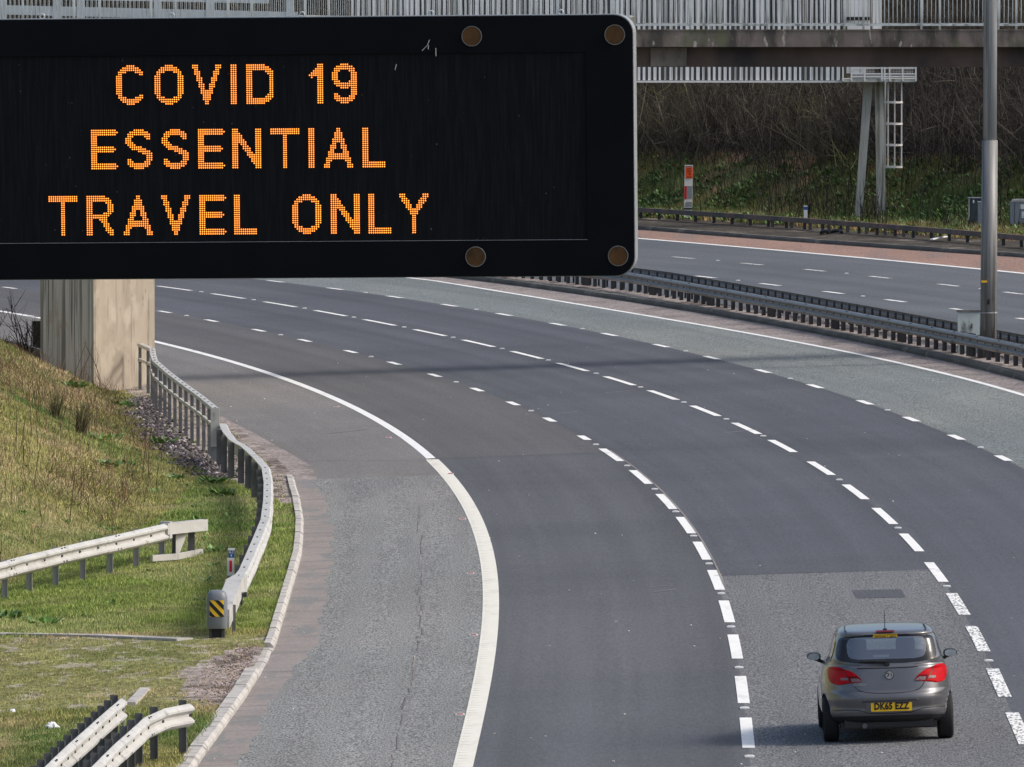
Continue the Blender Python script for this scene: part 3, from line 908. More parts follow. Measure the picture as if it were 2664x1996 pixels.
V = blades(x, y, h_far(x, y), RNG.uniform(.06, .3, nb), .03 * RNG.uniform(.5, 1.4, nb), .9)
b = RNG.uniform(.35, 1.05, nb)
tn = np.stack([b, b, b], -1)
dead = fbm(x, y, .45, 21) > .25
tn[dead] *= np.array([1.7, 1.2, 1.5])
tag(np_mesh('bank_grass', V, np.arange(nb * 3).reshape(-1, 3), 'grass', tn), 'rough dark green grass on the bank behind the far barrier', 'grass', kind='stuff')

# dry weeds on the near slope
def near_stalks(n, y0, y1, f0, f1, ln, rad, k=4, spread=.2, bend=.1):
    y = RNG.uniform(y0, y1, n)
    x = f0(y) + (f1(y) - f0(y)) * RNG.uniform(0, 1, n)
    return walk(np.stack([x, y, h_left(x, y)], -1), n, k, ln, spread, rad, bend)
toe_f = lambda y: np.interp(y, TOE[:, 0], TOE[:, 1])
A_ = near_stalks(3600, 238, 300, lambda y: toe_f(y) - 5.5, lambda y: toe_f(y) - .2, .42, .006, spread=.45, bend=.3)
B_ = near_stalks(420, 205, 250, lambda y: toe_f(y) - 4.5, lambda y: toe_f(y) - .5, .55, .006, spread=.25)
C_ = near_stalks(60, 192, 235, lambda y: toe_f(y) - 3.0, lambda y: toe_f(y) + .2, .95, .009, 4, .08, .06)
D_ = near_stalks(500, 208, 222, lambda y: toe_f(y) - 2.0, lambda y: toe_f(y) - .3, .5, .005, spread=.6, bend=.4)
tag(join_stems('dry_weed', [A_, B_, C_, D_], 'weed', (.4, 1.3)), 'dry reddish brown weed stems standing in the grass slope', 'dry weeds', kind='stuff')

def rush(px, py, n, h, label):
    x = px + RNG.normal(0, .05, n)
    y = py + RNG.normal(0, .05, n)
    P = walk(np.stack([x, y, h_left(x, y) - .03], -1), n, 4, h, .22, .006, .06, lean=np.array([.08, 0, 0]))
    tag(join_stems('rush_tuft', [P], 'rush', (.3, 1.4)), label, 'rush tuft', 'rush tufts on the slope')
rush(-9.6, 233.5, 130, .62, 'smaller thin rush tuft higher on the grass slope')
rush(-8.95, 230.5, 260, .62, 'larger dense rush tuft beside a smaller one on the slope')

def bush(name, px, py, n, h, label, spread=.5, r=.015):
    x = px + RNG.normal(0, .12, n)
    y = py + RNG.normal(0, .12, n)
    P = walk(np.stack([x, y, h_left(x, y) - .05], -1), n, 5, h, spread, r, .16)
    o = np.concatenate([P['p'][:, 2], P['p'][:, 3], P['p'][:, 1]])
    Q = walk(o, len(o), 3, h * .4, .9, r * .6, .3)
    tag(join_stems(name, [P, Q], 'weed', (.3, 1.0)), label, 'bare shrub', 'bare shrubs by the bridge pier')
bush('bare_shrub', -11.9, 273, 16, 1.7, 'leafless shrub sprawling against the streaked face of the concrete pier')
bush('bare_shrub', -13.6, 277, 22, 1.5, 'leafless shrub at the far left crest in front of the road edge line')
bush('bare_shrub', -12.7, 270, 14, 1.1, 'low leafless shrub on the slope left of the pier foot')
bush('bare_sapling', -10.35, 267.2, 3, 1.0, 'slim dark sapling before the lower left corner of the beige pier face', .12, .01)
bush('bare_sapling', -9.85, 266.8, 2, 1.2, 'slim dark sapling before the middle of the beige pier face', .12, .01)

# rubble strip at the foot of the slope
n = 3600
y = RNG.uniform(227, 267, n)
x = GLE(y) + RNG.normal(.12, .22, n)
s = RNG.uniform(.02, .085, n)
c = np.stack([x, y, h_left(x, y) + s * .2], -1)
oct_ = np.array([(1, 0, 0), (-1, 0, 0), (0, 1, 0), (0, -1, 0), (0, 0, .7), (0, 0, -.7)])
v = c[:, None] + oct_[None] * s[:, None, None] * RNG.uniform(.5, 1.3, (n, 6, 3))
fo = np.array([(0, 2, 4), (2, 1, 4), (1, 3, 4), (3, 0, 4), (2, 0, 5), (1, 2, 5), (3, 1, 5), (0, 3, 5)])
f = (np.arange(n)[:, None, None] * 6 + fo[None]).reshape(-1, 3)
b = RNG.uniform(.3, 1.6, n)
pale = RNG.uniform(0, 1, n) < .07
b[pale] = 4.0
tag(np_mesh('rubble', v.reshape(-1, 3), f, 'rock', np.repeat(np.stack([b] * 3, -1), 8, 0)), 'dark broken stones along the foot of the slope behind the barrier', 'rubble', kind='stuff')
n = 2600
y = np.concatenate([RNG.uniform(160, 173, 1100), RNG.uniform(213, 262, 1100), RNG.uniform(142, 158, 400)])
k = np.array([kerb_l(a) for a in y])
x = k - .2 - np.abs(RNG.normal(.05, .35, n))
x[-400:] = k[-400:] - RNG.uniform(.15, .5, 400)
s = RNG.uniform(.006, .021, n)
c = np.stack([x, y, h_left(x, y) + s * .3], -1)
v = c[:, None] + oct_[None] * s[:, None, None] * RNG.uniform(.5, 1.3, (n, 6, 3))
f = (np.arange(n)[:, None, None] * 6 + fo[None]).reshape(-1, 3)
b = RNG.uniform(.4, 5.0, n)
tn = np.stack([b, b * .85, b * .75], -1)
tag(np_mesh('grit', v.reshape(-1, 3), f, 'rock', np.repeat(tn, 8, 0)), 'small loose stones and dead leaves beside the near kerb', 'grit', kind='stuff')

# ------------------------------------------------------------------ crash barriers
W_PROF = [(0, -.0), (.012, .0), (.055, -.025), (.085, -.055), (.085, -.085), (.02, -.135), (.02, -.175), (.085, -.225), (.085, -.255), (.055, -.285), (.012, -.31), (0, -.31),
          (0, -.30), (.04, -.275), (.07, -.25), (.07, -.23), (.005, -.18), (.005, -.13), (.07, -.08), (.07, -.06), (.04, -.035), (0, -.012)]
BOX_PROF = [(-.05, 0), (.05, 0), (.06, -.01), (.06, -.19), (.05, -.2), (-.05, -.2), (-.06, -.19), (-.06, -.01)]
def resample(path, step):
    P = [Vector(p) for p in path]
    ln = [0]
    for a, b in zip(P[:-1], P[1:]):
        ln.append(ln[-1] + (b - a).length)
    n = max(1, int(round(ln[-1] / step)))
    out = []
    for i in range(n + 1):
        t = ln[-1] * i / n
        j = 0
        while j < len(ln) - 2 and ln[j + 1] < t:
            j += 1
        u = (t - ln[j]) / max(1e-6, ln[j + 1] - ln[j])
        out.append(P[j].lerp(P[j + 1], u))
    return out
def post_mesh(name, h, w=.11, d=.05, mat='metal_post'):
    """open steel section, front towards -y"""
    m = MB()
    m.box((0, 0, h / 2), (w, .012, h)).box((-w / 2 + .006, d / 2, h / 2), (.012, d - .012, h - .004)).box((w / 2 - .006, -d / 2, h / 2), (.012, d - .012, h - .004))
    return m
def w_barrier(label, path_xy, top, mat, pmat, side, post_step, rail_len=3.2, dens=None, hrise=.0, post_off=-.09, slots=True, group=None, dz_fn=None, prof=None, ztop=None, post_w=.11, over=.0):
    base = path_xy[0]
    zf = dz_fn or pz
    t = thing('crash_barrier', label, 'crash barrier', (base[0], base[1], zf(*base)), group)
    path = [(x, y, zf(x, y) + top) for x, y in path_xy]
    pr = [(u * side, v) for u, v in (prof or W_PROF)]
    P = resample(path, .8)
    per = max(1, int(round(rail_len / .8)))
    i = 0
    c = 0
    while i < len(P) - 1:
        seg = P[i:i + per + 1]
        k = 1.03 if c % 2 else 1.0
        q = [(u * k + (.003 * side if c % 2 else 0), v * (1.012 if c % 2 else 1)) for u, v in pr]
        MB().sweep(seg, q).build('rail', mat, t)
        i += per
        c += 1
    # posts
    Q = resample(path, post_step)
    proto = None
    for j, p in enumerate(Q):
        reps = [0]
        if dens and j % dens == 0:
            reps = [-.35, 0, .35]
        for r_ in reps:
            a = Q[min(j + 1, len(Q) - 1)] - Q[max(j - 1, 0)]
            a.z = 0
            a.normalize()
            s = Vector((a.y, -a.x, 0)) * side
            pt = p + s * post_off + a * r_
            gz_ = zf(pt.x, pt.y)
            if proto is None:
                proto = post_mesh('post', top + .05 + over, post_w).build('post', pmat, t, origin=(0, 0, 0))
                ob = proto
            else:
                ob = link('post', proto.data, t)
            ob.location = (pt.x - base[0], pt.y - base[1], gz_ - .05 - zf(*base))
            ob.rotation_euler = (0, 0, random.uniform(-.05, .05))
    if slots:
        sm_ = MB()
        for j, p in enumerate(resample(path, 1.1)):
            a = (Vector(P[-1]) - Vector(P[0])).normalized()
            i2 = min(range(len(P)), key=lambda i_: (P[i_] - p).length)
            a = P[min(i2 + 1, len(P) - 1)] - P[max(i2 - 1, 0)]
            a.z = 0
            a.normalize()
            s = Vector((a.y, -a.x, 0)) * side
            rz = math.atan2(a.y, a.x)
            if j % 3 == 0:
                for e in (-.09, .09):
                    sm_.box(p + s * .048 + a * e + Vector((0, 0, -.018)), (.055, .02, .022), rz)
                    sm_.box(p + s * .088 + a * e + Vector((0, 0, -.24)), (.055, .014, .02), rz)
            sm_.box(p + s * .026 + Vector((0, 0, -.155)), (.07, .02, .032), rz)
        if sm_.f:
            b_ = sm_.build('bolt_slot', 'slot', t)
            b_['kind'] = 'stuff'
    return t

def hz_left(x, y):
    return float(h_left(np.array([float(x)]), np.array([float(y)]))[0])
def hz_far(x, y):
    return float(h_far(np.array([float(x)]), np.array([float(y)]))[0])

# two barriers down the central reserve
c1 = [(x, y) for x, y in sorted(L['CB1'], key=lambda p: -p[1])]
f1 = F['CB1']
ysr = np.arange(170, 370, 2.0)
w_barrier('near dark steel barrier along the central reserve with close set posts', [(f1(y), y) for y in ysr], .67, 'metal_dark', 'metal_dark_post', -1, 1.3, dens=8, post_off=-.10, dz_fn=pz, group='dark barriers between the carriageways', slots=True, post_w=.115)
f2 = offs(F['CB1'], 1.06)
w_barrier('farther dark steel barrier in the central reserve showing its post backs', [(f2(y), y) for y in ysr], .66, 'metal_dark', 'metal_dark_post', 1, 1.2, post_off=-.09, dz_fn=pz, group='dark barriers between the carriageways', over=-.02, post_w=.06)
# far verge barrier: box beam
_fb = np.array(sorted([(y, x) for x, y in [(4.66,406.945),(7.797,396.6),(10.192,386.5),(12.49,376.4),(14.672,366.5),(16.366,358.929)]]))
_fk = np.polyfit(_fb[:, 0] - 380, _fb[:, 1] - np.interp(_fb[:, 0], MY, MX), 1)
fb = lambda y: master(y) + float(np.polyval(_fk, min(max(y, 355), 410) - 380))
yfb = np.arange(300, 470, 2.0)
tb = w_barrier('rusty brown box beam barrier in front of the far bank', [(fb(y), y) for y in yfb], .47, 'metal_rust', 'metal_dark_post', -1, 2.4,
    prof=[(u, v * .85) for u, v in BOX_PROF], post_off=-.05, slots=False, dz_fn=pz)
for y in np.arange(374, 392, 2.4):
    x = fb(y) + .08
    MB().box((x, y, pz(x, y) + .2), (.11, .05, .46)).build('post', 'metal_dark_post', tb)

# near-left: guardrails
LB = [(-10.6, 177.5), (-8.603, 186.534), (-8.369, 187.954), (-7.618, 191.162), (-6.862, 194.132), (-6.134, 197.104)]
t = w_barrier('cream W beam guardrail on the left grass ending in a boxed stub', LB, .68, 'metal_light', 'metal_mid', 1, 1.65, dz_fn=lambda x, y: pz(x, y) + .08)
base = Vector(t['_o'])
zt = pz(-6, 197.6) + .76
MB().bar((-6.17, 196.95, zt - .10), (-5.50, 198.3, zt - .10), .16, .20).build('end_box', 'metal_light', t)
MB().box((-6.14, 197.05, zt - .12), (.20, .10, .30), R(-25)).build('joint_sleeve', 'metal_light', t)
MB().box((-5.98, 197.6, zt - .42), (.14, .05, .50)).build('post', 'metal_post', t)
MB().box((-5.72, 198.1, zt - .42), (.12, .05, .50)).build('post', 'metal_post', t)
MB().add([(-5.98, 197.5, zt - .2), (-5.78, 197.7, zt - .2), (-5.98, 197.5, zt - .62), (-5.93, 197.55, zt - .62)], [(0, 1, 3, 2)]).build('gusset', 'metal_light', t)
MB().bar((-6.38, 196.6, zt - .60), (-5.95, 197.1, zt - .60), .05, .11).bar((-5.95, 197.1, zt - .60), (-5.55, 198.6, zt - .60), .05, .11).build('foot_plate', 'metal_light', t)
w_barrier('left of two cream guardrails at the near corner with a square cut end', [(-6.65, 122), (-6.2, 133), (-5.87, 141.183), (-5.753, 144.133), (-5.37, 152.264)], .70, 'metal_light', 'metal_post', 1, 1.05, over=.05, dz_fn=lambda x, y: pz(x, y) + .08, group='guardrails at the near left corner')
t = w_barrier('right of two cream guardrails at the near corner with its end curved outwards', [(-6.0, 122), (-5.6, 133), (-5.268, 140.917), (-5.144, 143.857), (-4.913, 148.489), (-4.688, 150.032), (-4.50, 150.6), (-4.389, 150.75)], .70, 'metal_light', 'metal_post', 1, 1.15, over=.05, dz_fn=lambda x, y: pz(x, y) + .08, group='guardrails at the near left corner')
MB().bar((-5.32, 152.3, pz(-5.3, 152.3) + .80), (-5.32, 152.3, pz(-5.3, 152.3) + .36), .02, .06).build('end_plate', 'metal_light', [o for o in COL.objects if o.name == 'crash_barrier.004'][0] if 'crash_barrier.004' in COL.objects else t)

# tall open box barrier running up to the pier
BB1 = [(-9.12, 272.6), (-8.72, 269.2), (-8.58, 265.5), (-8.405, 261.505), (-7.839, 253.994), (-7.29, 247.295), (-6.752, 240.927), (-6.27, 234.716)]
t = thing('parapet_barrier', 'tall double rail barrier with close posts leading up to the pier', 'crash barrier', (BB1[-1][0], BB1[-1][1], pz(*BB1[-1])))
PB = [(x, y, pz(x, y) + 1.15) for x, y in BB1]
TOPP = [(-.065, 0), (.065, 0), (.075, -.012), (.075, -.07), (.065, -.08), (-.065, -.08), (-.075, -.07), (-.075, -.012)]
LOWP = [(.0, 0), (.05, 0), (.05, -.07), (.0, -.07)]
for a, b in ((0, 1), (1, 3), (3, 5), (5, 7)):
    MB().sweep(resample(PB[a:b + 1], 1.0), TOPP).build('top_rail', 'metal_light', t)
MB().sweep([(x, y, z - .36) for x, y, z in PB], LOWP).build('lower_rail', 'metal_light', t)
Q = resample(PB, 2.35)
pp = MB()
pp.box((.036, 0, .56), (.01, .11, 1.12)).box((0, -.05, .56), (.07, .012, 1.118)).box((0, .05, .56), (.07, .012, 1.118))
proto = None
for i, p in enumerate(Q[:-1]):
    loc = (p.x - base.x * 0 - t['_o'][0] - .01, p.y - t['_o'][1], pz(p.x, p.y) - t['_o'][2] - .05)
    if proto is None:
        proto = pp.build('post', 'metal_post', t, origin=(0, 0, 0))
        proto.location = loc
    else:
        link('post', proto.data, t, loc)
    MB().box((p.x, p.y - .04, p.z - .41), (.12, .10, .08)).build('rail_bracket', 'metal_light', t)
e = PB[-1]
MB().box((e[0], e[1] - .08, e[2] - .41), (.185, .10, .82)).build('end_cover', 'metal_light', t)
MB().box((e[0], e[1] - .06, e[2] - .97), (.185, .09, .30)).build('end_cover', 'cover_grey', t)
sm_ = MB()
for j, p in enumerate(resample(PB[1:], 1.5)):
    sm_.box((p.x, p.y, p.z + .002), (.05, .20, .006))
b_ = sm_.build('bolt_slot', 'slot', t)
b_['kind'] = 'stuff'

# low barrier from the tall one down to the striped terminal
BB2 = [(-6.12, 235.2), (-5.939, 231.311), (-5.698, 227.481), (-5.39, 224.5), (-5.05, 219.871), (-4.769, 215.459), (-4.599, 209.742), (-4.461, 203.047), (-4.365, 196.785), (-4.363, 190.247), (-4.369, 186.128), (-4.376, 181.541), (-4.411, 180.0)]
t2 = w_barrier('low cream barrier curving along the verge to a striped grey end cap', BB2, .72, 'metal_light', 'metal_post', -1, 2.9, post_w=.13, prof=[(-.09, 0), (.05, 0), (.085, -.03), (.09, -.07), (.03, -.13), (.03, -.18), (.09, -.23), (.085, -.27), (.04, -.30), (.0, -.30), (.0, -.02), (-.09, -.02)],
    post_off=-.13, dz_fn=lambda x, y: pz(x, y) + .07, over=.0, slots=False)
sm_ = MB()
for j, p in enumerate(resample([(x, y, pz(x, y) + .79) for x, y in BB2[5:]], 2.2)):
    sm_.box((p.x - .02, p.y, p.z + .002), (.03, .22, .006))
    sm_.box((p.x + .035, p.y, p.z - .155), (.03, .12, .02))
b_ = sm_.build('bolt_slot', 'slot', t2)
b_['kind'] = 'stuff'
zt = pz(-4.4, 180) + .79
MB().add([(-4.50, 180.2, zt + .003), (-4.30, 180.2, zt + .003), (-4.36, 178.7, zt + .003), (-4.62, 178.7, zt + .003),
          (-4.50, 180.2, zt - .28), (-4.30, 180.2, zt - .28), (-4.36, 178.7, zt - .2), (-4.62, 178.7, zt - .2)],
         [(0, 1, 2, 3), (0, 3, 7, 4), (1, 5, 6, 2), (3, 2, 6, 7), (0, 4, 5, 1), (4, 7, 6, 5)]).build('transition_piece', 'metal_light', t2)
MB().sweep([(-4.485, 178.7, zt), (-4.52, 177.2, zt - .10), (-4.60, 175.6, zt - .28)], [(-.13, 0), (.12, 0), (.12, -.30), (-.13, -.30)]).build('end_beam', 'metal_light', t2)
MB().box((-4.42, 176.4, .14), (.06, .06, .5)).build('post', 'metal_post', t2)
# end cap with black and yellow stripes
tx, ty = -4.66, 175.3
tz = pz(tx, ty) + .07
m = MB()
prof = [(.12, 1), (.16, 1.0), (.166, .95), (.166, .5), (.16, 0), (.155, -.0)]
n = 18
vs, fs = [], []
lev = [(.17, .155), (.20, .165), (.42, .168), (.64, .165), (.71, .155), (.76, .12), (.775, .07)]
for z_, r_ in lev:
    for k_ in range(n):
        a = 2 * math.pi * k_ / n
        sx = math.copysign(abs(math.cos(a)) ** .55, math.cos(a)) * r_
        sy = math.copysign(abs(math.sin(a)) ** .8, math.sin(a)) * r_ * .95
        vs.append((tx + sx, ty + sy, tz + z_))
for i in range(len(lev) - 1):
    for k_ in range(n):
        fs.append((i * n + k_, i * n + (k_ + 1) % n, (i + 1) * n + (k_ + 1) % n, (i + 1) * n + k_))
fs.append(tuple((len(lev) - 1) * n + k_ for k_ in range(n)))
m.add(vs, fs).build('end_cap', 'cover_grey', t2, smooth=True)
MB().box((tx - .10, ty, tz + .10), (.05, .12, .26)).box((tx + .10, ty, tz + .10), (.05, .12, .26)).box((tx, ty + .05, tz + .10), (.2, .05, .2)).build('post', 'metal_dark_post', t2)
# plate: yellow base, black stripes
def plate_xy(x, z):
    a = x / .168
    return ty - .165 * .95 * (1 - abs(a) ** 4) ** .25 - .004
pl = MB()
X0, X1, Z0, Z1 = tx - .112, tx + .112, tz + .36, tz + .62
def cyl_quad(mb, poly, off):
    """polygon in plate coords, bent round the cap"""
    mb.add([(x, plate_xy(x - tx, z) - off, z) for x, z in poly], [tuple(range(len(poly)))])
def stripes(mb, lo, hi, off):
    N = 8
    for i in range(N):
        xa, xb = X0 + (X1 - X0) * i / N, X0 + (X1 - X0) * (i + 1) / N
        za = lambda x, c: min(max(c - (x - X0) * 1.05, Z0), Z1)
        qd = [(xa, za(xa, lo)), (xb, za(xb, lo)), (xb, za(xb, hi)), (xa, za(xa, hi))]
        cyl_quad(mb, qd, off)
bb = MB()
stripes(bb, Z0, Z1 + .5, .0)
for c in range(8):
    pass
N = 8
for i in range(N):
    xa, xb = X0 + (X1 - X0) * i / N, X0 + (X1 - X0) * (i + 1) / N
    cyl_quad(pl, [(xa, Z0), (xb, Z0), (xb, Z1), (xa, Z1)], .0)
pob = pl.build('stripe_plate', 'yellow_plate', t2)
sb = MB()
for lo in (Z0 + .02, Z0 + .18, Z0 + .34):
    stripes(sb, lo, lo + .08, .003)
sb.build('black_stripe', 'black', t2)

# barrier glimpsed beyond the pier
w_barrier('grey barrier seen past the left side of the pier', [(-11.2, 276), (-12.8, 286), (-14.9, 296), (-17.5, 308)], .80, 'metal_post', 'metal_post', -1, 1.2, dz_fn=pz, slots=False, prof=[(-.02, 0), (.04, 0), (.04, -.55), (-.02, -.55)])
t = thing('cable_pillar', 'narrow dark steel post standing against the left side of the pier', 'post', (-12.7, 284, pz(-12.7, 284)))
MB().box((-12.27, 284, .42), (.05, .1, 1.2)).build('post', 'metal_light', t)
MB().box((-12.14, 284, .40), (.20, .12, 1.16)).build('housing', 'black', t)

# ------------------------------------------------------------------ pier and footbridge
BZ0, BZ1, BZ2 = 7.565, 8.07, 8.475
BY = 276.5
t = thing('bridge_pier', 'weathered beige rectangular concrete pier beside the left hard shoulder', 'pier', (-10.9, 271.0, -.6))
N0 = Vector((-10.10, 269.5, 0))
e1, e2 = Vector((1.22, 6.9, 0)), Vector((-1.36, .24, 0))
ch = .05
def pier_face():
    a, b2 = N0, N0 + e1
    pts = [N0, N0 + e1, N0 + e1 + e2, N0 + e2]
    out = []
    for i, p in enumerate(pts):
        pr_, nx_ = pts[i - 1], pts[(i + 1) % 4]
        out.append(p + (pr_ - p).normalized() * ch)
        out.append(p + (nx_ - p).normalized() * ch)
    return out
pf = pier_face()
vs = [(p.x, p.y, z) for z in (-1.5, BZ0 - .02) for p in pf]
fs = [(i, (i + 1) % 8, (i + 1) % 8 + 8, i + 8) for i in range(8)] + [tuple(range(8))[::-1], tuple(range(8, 16))]
po = MB().add(vs, fs).build('shaft', 'pier', t)
po.data.materials.append(M['pier_streaked'])
for i, p in enumerate(po.data.polygons):
    if p.normal.y < -.9 and abs(p.normal.z) < .1:
        p.material_index = 1

br = thing('footbridge', 'concrete footbridge with grey bar railings crossing high over the motorway', 'footbridge', (0, BY, BZ0))
XL, XR = -30.0, 62.0
for i in range(4):
    a, b = XL + (XR - XL) * i / 4, XL + (XR - XL) * (i + 1) / 4 - .015
    MB().prism([(a, BZ1), (b, BZ1), (b, BZ2), (a, BZ2)], BY, BY + 2.6).build('deck_slab', 'concrete_dark', br)
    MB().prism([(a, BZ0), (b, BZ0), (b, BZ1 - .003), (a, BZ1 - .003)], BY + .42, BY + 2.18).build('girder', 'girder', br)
    MB().prism([(a, BZ2 + .001), (b, BZ2 + .001), (b, BZ2 + .03), (a, BZ2 + .03)], BY - .02, BY + .10).build('deck_edge', 'concrete_dark', br)
MB().box((3.9 + .0, BY + .38, BZ0 + .25), (.9, .1, .47)).build('bearing_pad', 'concrete_dark', br)
def at_x(px):
    return (px - 1332) / F_PX * (BY + .1)
x0r = at_x(1640 + 335 * .46355)
sp = 200.5 / F_PX * BY
RY = BY + .12
posts = []
xs = x0r - 14 * sp
while xs < 20:
    posts.append(xs)
    xs += sp
pm_ = MB().box((0, 0, .62), (.055, .07, 1.24))
proto = pm_.build('railing_post', 'rail_grey', br, origin=(0, 0, 0))
proto.location = (posts[0], .12, BZ2 - BZ0)
for x in posts[1:]:
    link('railing_post', proto.data, br, (x, .12, BZ2 - BZ0))
for zz, hh in ((.14, .045), (1.18, .06)):
    MB().box((0, RY, BZ2 + zz), (60, .05, hh)).build('railing_rail', 'rail_grey', br)
bal = MB().add([(a * .0075, b * .0075, z) for z in (.163, 1.15) for a, b in ((-1, -1), (1, -1), (1, 1), (-1, 1))],
               [(0, 1, 5, 4), (1, 2, 6, 5), (2, 3, 7, 6), (3, 0, 4, 7)])
bproto = None
xs = -13.1
step = sp / 18
nb_ = 0
while xs < 13.2 and nb_ < 296:
    if min(abs(xs - p) for p in posts) > .03:
        if bproto is None:
            bproto = bal.build('baluster', 'rail_grey', br, origin=(0, 0, 0))
            bproto.location = (xs, .12, BZ2 - BZ0)
        else:
            link('baluster', bproto.data, br, (xs, .12, BZ2 - BZ0))
        nb_ += 1
    xs += step
m = MB()
xs = -28
while xs < 40:
    m.box((xs, BY + 2.48, BZ2 + .65), (.014, .014, 1.0))
    if abs(xs) > 13.2:
        m.box((xs, RY, BZ2 + .65), (.014, .014, 1.0))
    xs += .107
o = m.build('railing_bars', 'rail_grey', br)
o['kind'] = 'stuff'
for x in posts:
    link('railing_post', proto.data, br, (x + .55, 2.48, BZ2 - BZ0))
for zz, hh in ((.14, .045), (1.18, .06)):
    MB().box((0, BY + 2.48, BZ2 + zz), (60, .05, hh)).build('railing_rail', 'rail_grey', br)
t = thing('bridge_pier', 'second footbridge pier out to the right of the motorway', 'pier', (38, 277.8, 1))
MB().box((38, 277.8, 3.56), (1.2, 1.2, 7.98)).build('shaft', 'pier', t)

# ------------------------------------------------------------------ gantry beyond the bridge
GD = 395.0
def gp(px, py, D=GD):
    """a photographed point taken out to depth D"""
    th_ = math.atan((py - 998) / F_PX) + PITCH
    return Vector(((px - 1332) / F_PX * D, D, CAM_H - D * math.tan(th_)))
gt = thing('sign_gantry', 'white sign gantry behind the footbridge on two leaning grey legs', 'gantry', (12.6, GD, pz(12.6, GD)))
zg0 = gp(0, 208).z
zg1 = zg0 + 4.2
xa, xb = gp(915, 0).x, gp(2190, 0).x
pw = 2.35
nP = int(round((xb - xa) / pw))
pw = (xb - xa) / nP
nc = 13
cp = MB()
vs, fs = [], []
rr_ = random.Random(3)
for i in range(nc + 1):
    wv = rr_.uniform(.35, .68)
    for j, (u, dd) in enumerate(((0, 0), (wv, 0), (wv + .03, .10), (.97, .10))):
        if i == nc and j > 0:
            break
        x = (i + u) * (pw - .02) / nc
        vs += [(x, dd, 0), (x, dd, zg1 - zg0)]
k_ = len(vs) // 2
fs = [(2 * i, 2 * i + 2, 2 * i + 3, 2 * i + 1) for i in range(k_ - 1)]
cpo = cp.add(vs, fs)
pr0 = None
for i in range(nP):
    if pr0 is None:
        pr0 = cpo.build('cladding_panel', 'cladding', gt, origin=(0, 0, 0))
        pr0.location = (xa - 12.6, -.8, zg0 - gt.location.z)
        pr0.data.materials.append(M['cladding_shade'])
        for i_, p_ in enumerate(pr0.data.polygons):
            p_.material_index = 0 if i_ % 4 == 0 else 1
    else:
        link('cladding_panel', pr0.data, gt, (xa + i * pw - 12.6, -.8, zg0 - gt.location.z))
MB().box(((xa + xb) / 2, GD - .78, zg0 - .05), (xb - xa, .14, .07)).build('bottom_trim', 'white_paint', gt)
MB().box(((xa + xb) / 2, GD + .5, (zg0 + zg1) / 2), (xb - xa - .1, 2.2, zg1 - zg0 - .1)).build('beam_box', 'gantry_leg', gt)
# lattice walkway to the left
for (p0, p1, th_) in (((-60, 24), (775, 44), .33), ((-60, -14), (700, 0), .25)):
    a, b = gp(*p0, GD - 1), gp(*p1, GD - 1)
    MB().bar(a, b, .3, th_).build('walkway_beam', 'galv_light', gt)
MB().bar(gp(775, 44, GD - 1), gp(915, 46, GD), .2, .12).build('walkway_beam', 'galv_light', gt)
for px in (-30, 8, 150, 211, 411, 547, 755):
    p = gp(px, 35, GD - 1)
    MB().box((p.x, GD - 1.0, p.z + .1), (.28, .34, .75 if px in (150, 755) else 1.2)).build('walkway_upright', 'galv_light', gt)
for px in (40, 130, 440, 640):
    p = gp(px, 58, GD - 1)
    MB().box((p.x, GD - 1.1, p.z), (.35, .3, .2), R(20)).build('lamp_unit', 'galv_light', gt)
# right-hand box section
bx0, bx1 = gp(2195, 0).x, gp(2262, 0).x
MB().box(((bx0 + bx1) / 2, GD, gp(0, 30).z), (bx1 - bx0, 1.4, 1.05)).build('end_panel', 'cladding', gt)
MB().box(((bx0 + bx1) / 2, GD - .75, gp(0, 48).z), (bx1 - bx0 - .05, .1, .12)).build('end_band', 'slot', gt)
MB().box(((bx0 + bx1) / 2 + .05, GD - .75, gp(0, 74).z), (bx1 - bx0 - .1, .2, .18)).build('end_tray', 'white_paint', gt)
MB().box((gp(2280, 0).x, GD, gp(0, 20).z), (.32, 1.2, 1.5)).build('end_panel', 'cladding', gt)
# legs
for (b0, t0, w) in (((2231, 577), (2259, 213), .26), ((2293, 582), (2288, 213), .30)):
    a, b = gp(*b0), gp(*t0)
    a.z = hz_far(a.x, GD) - .3
    m = MB()
    vs = []
    for p, k2 in ((a, 1), (b, 1.15)):
        vs += [p + Vector((x * w * k2 / 2, y * .2, 0)) for x, y in ((-1, -1), (1, -1), (1, 1), (-1, 1))]
    m.add(vs, [(0, 1, 5, 4), (1, 2, 6, 5), (2, 3, 7, 6), (3, 0, 4, 7)])
    m.build('leg', 'gantry_leg', gt)
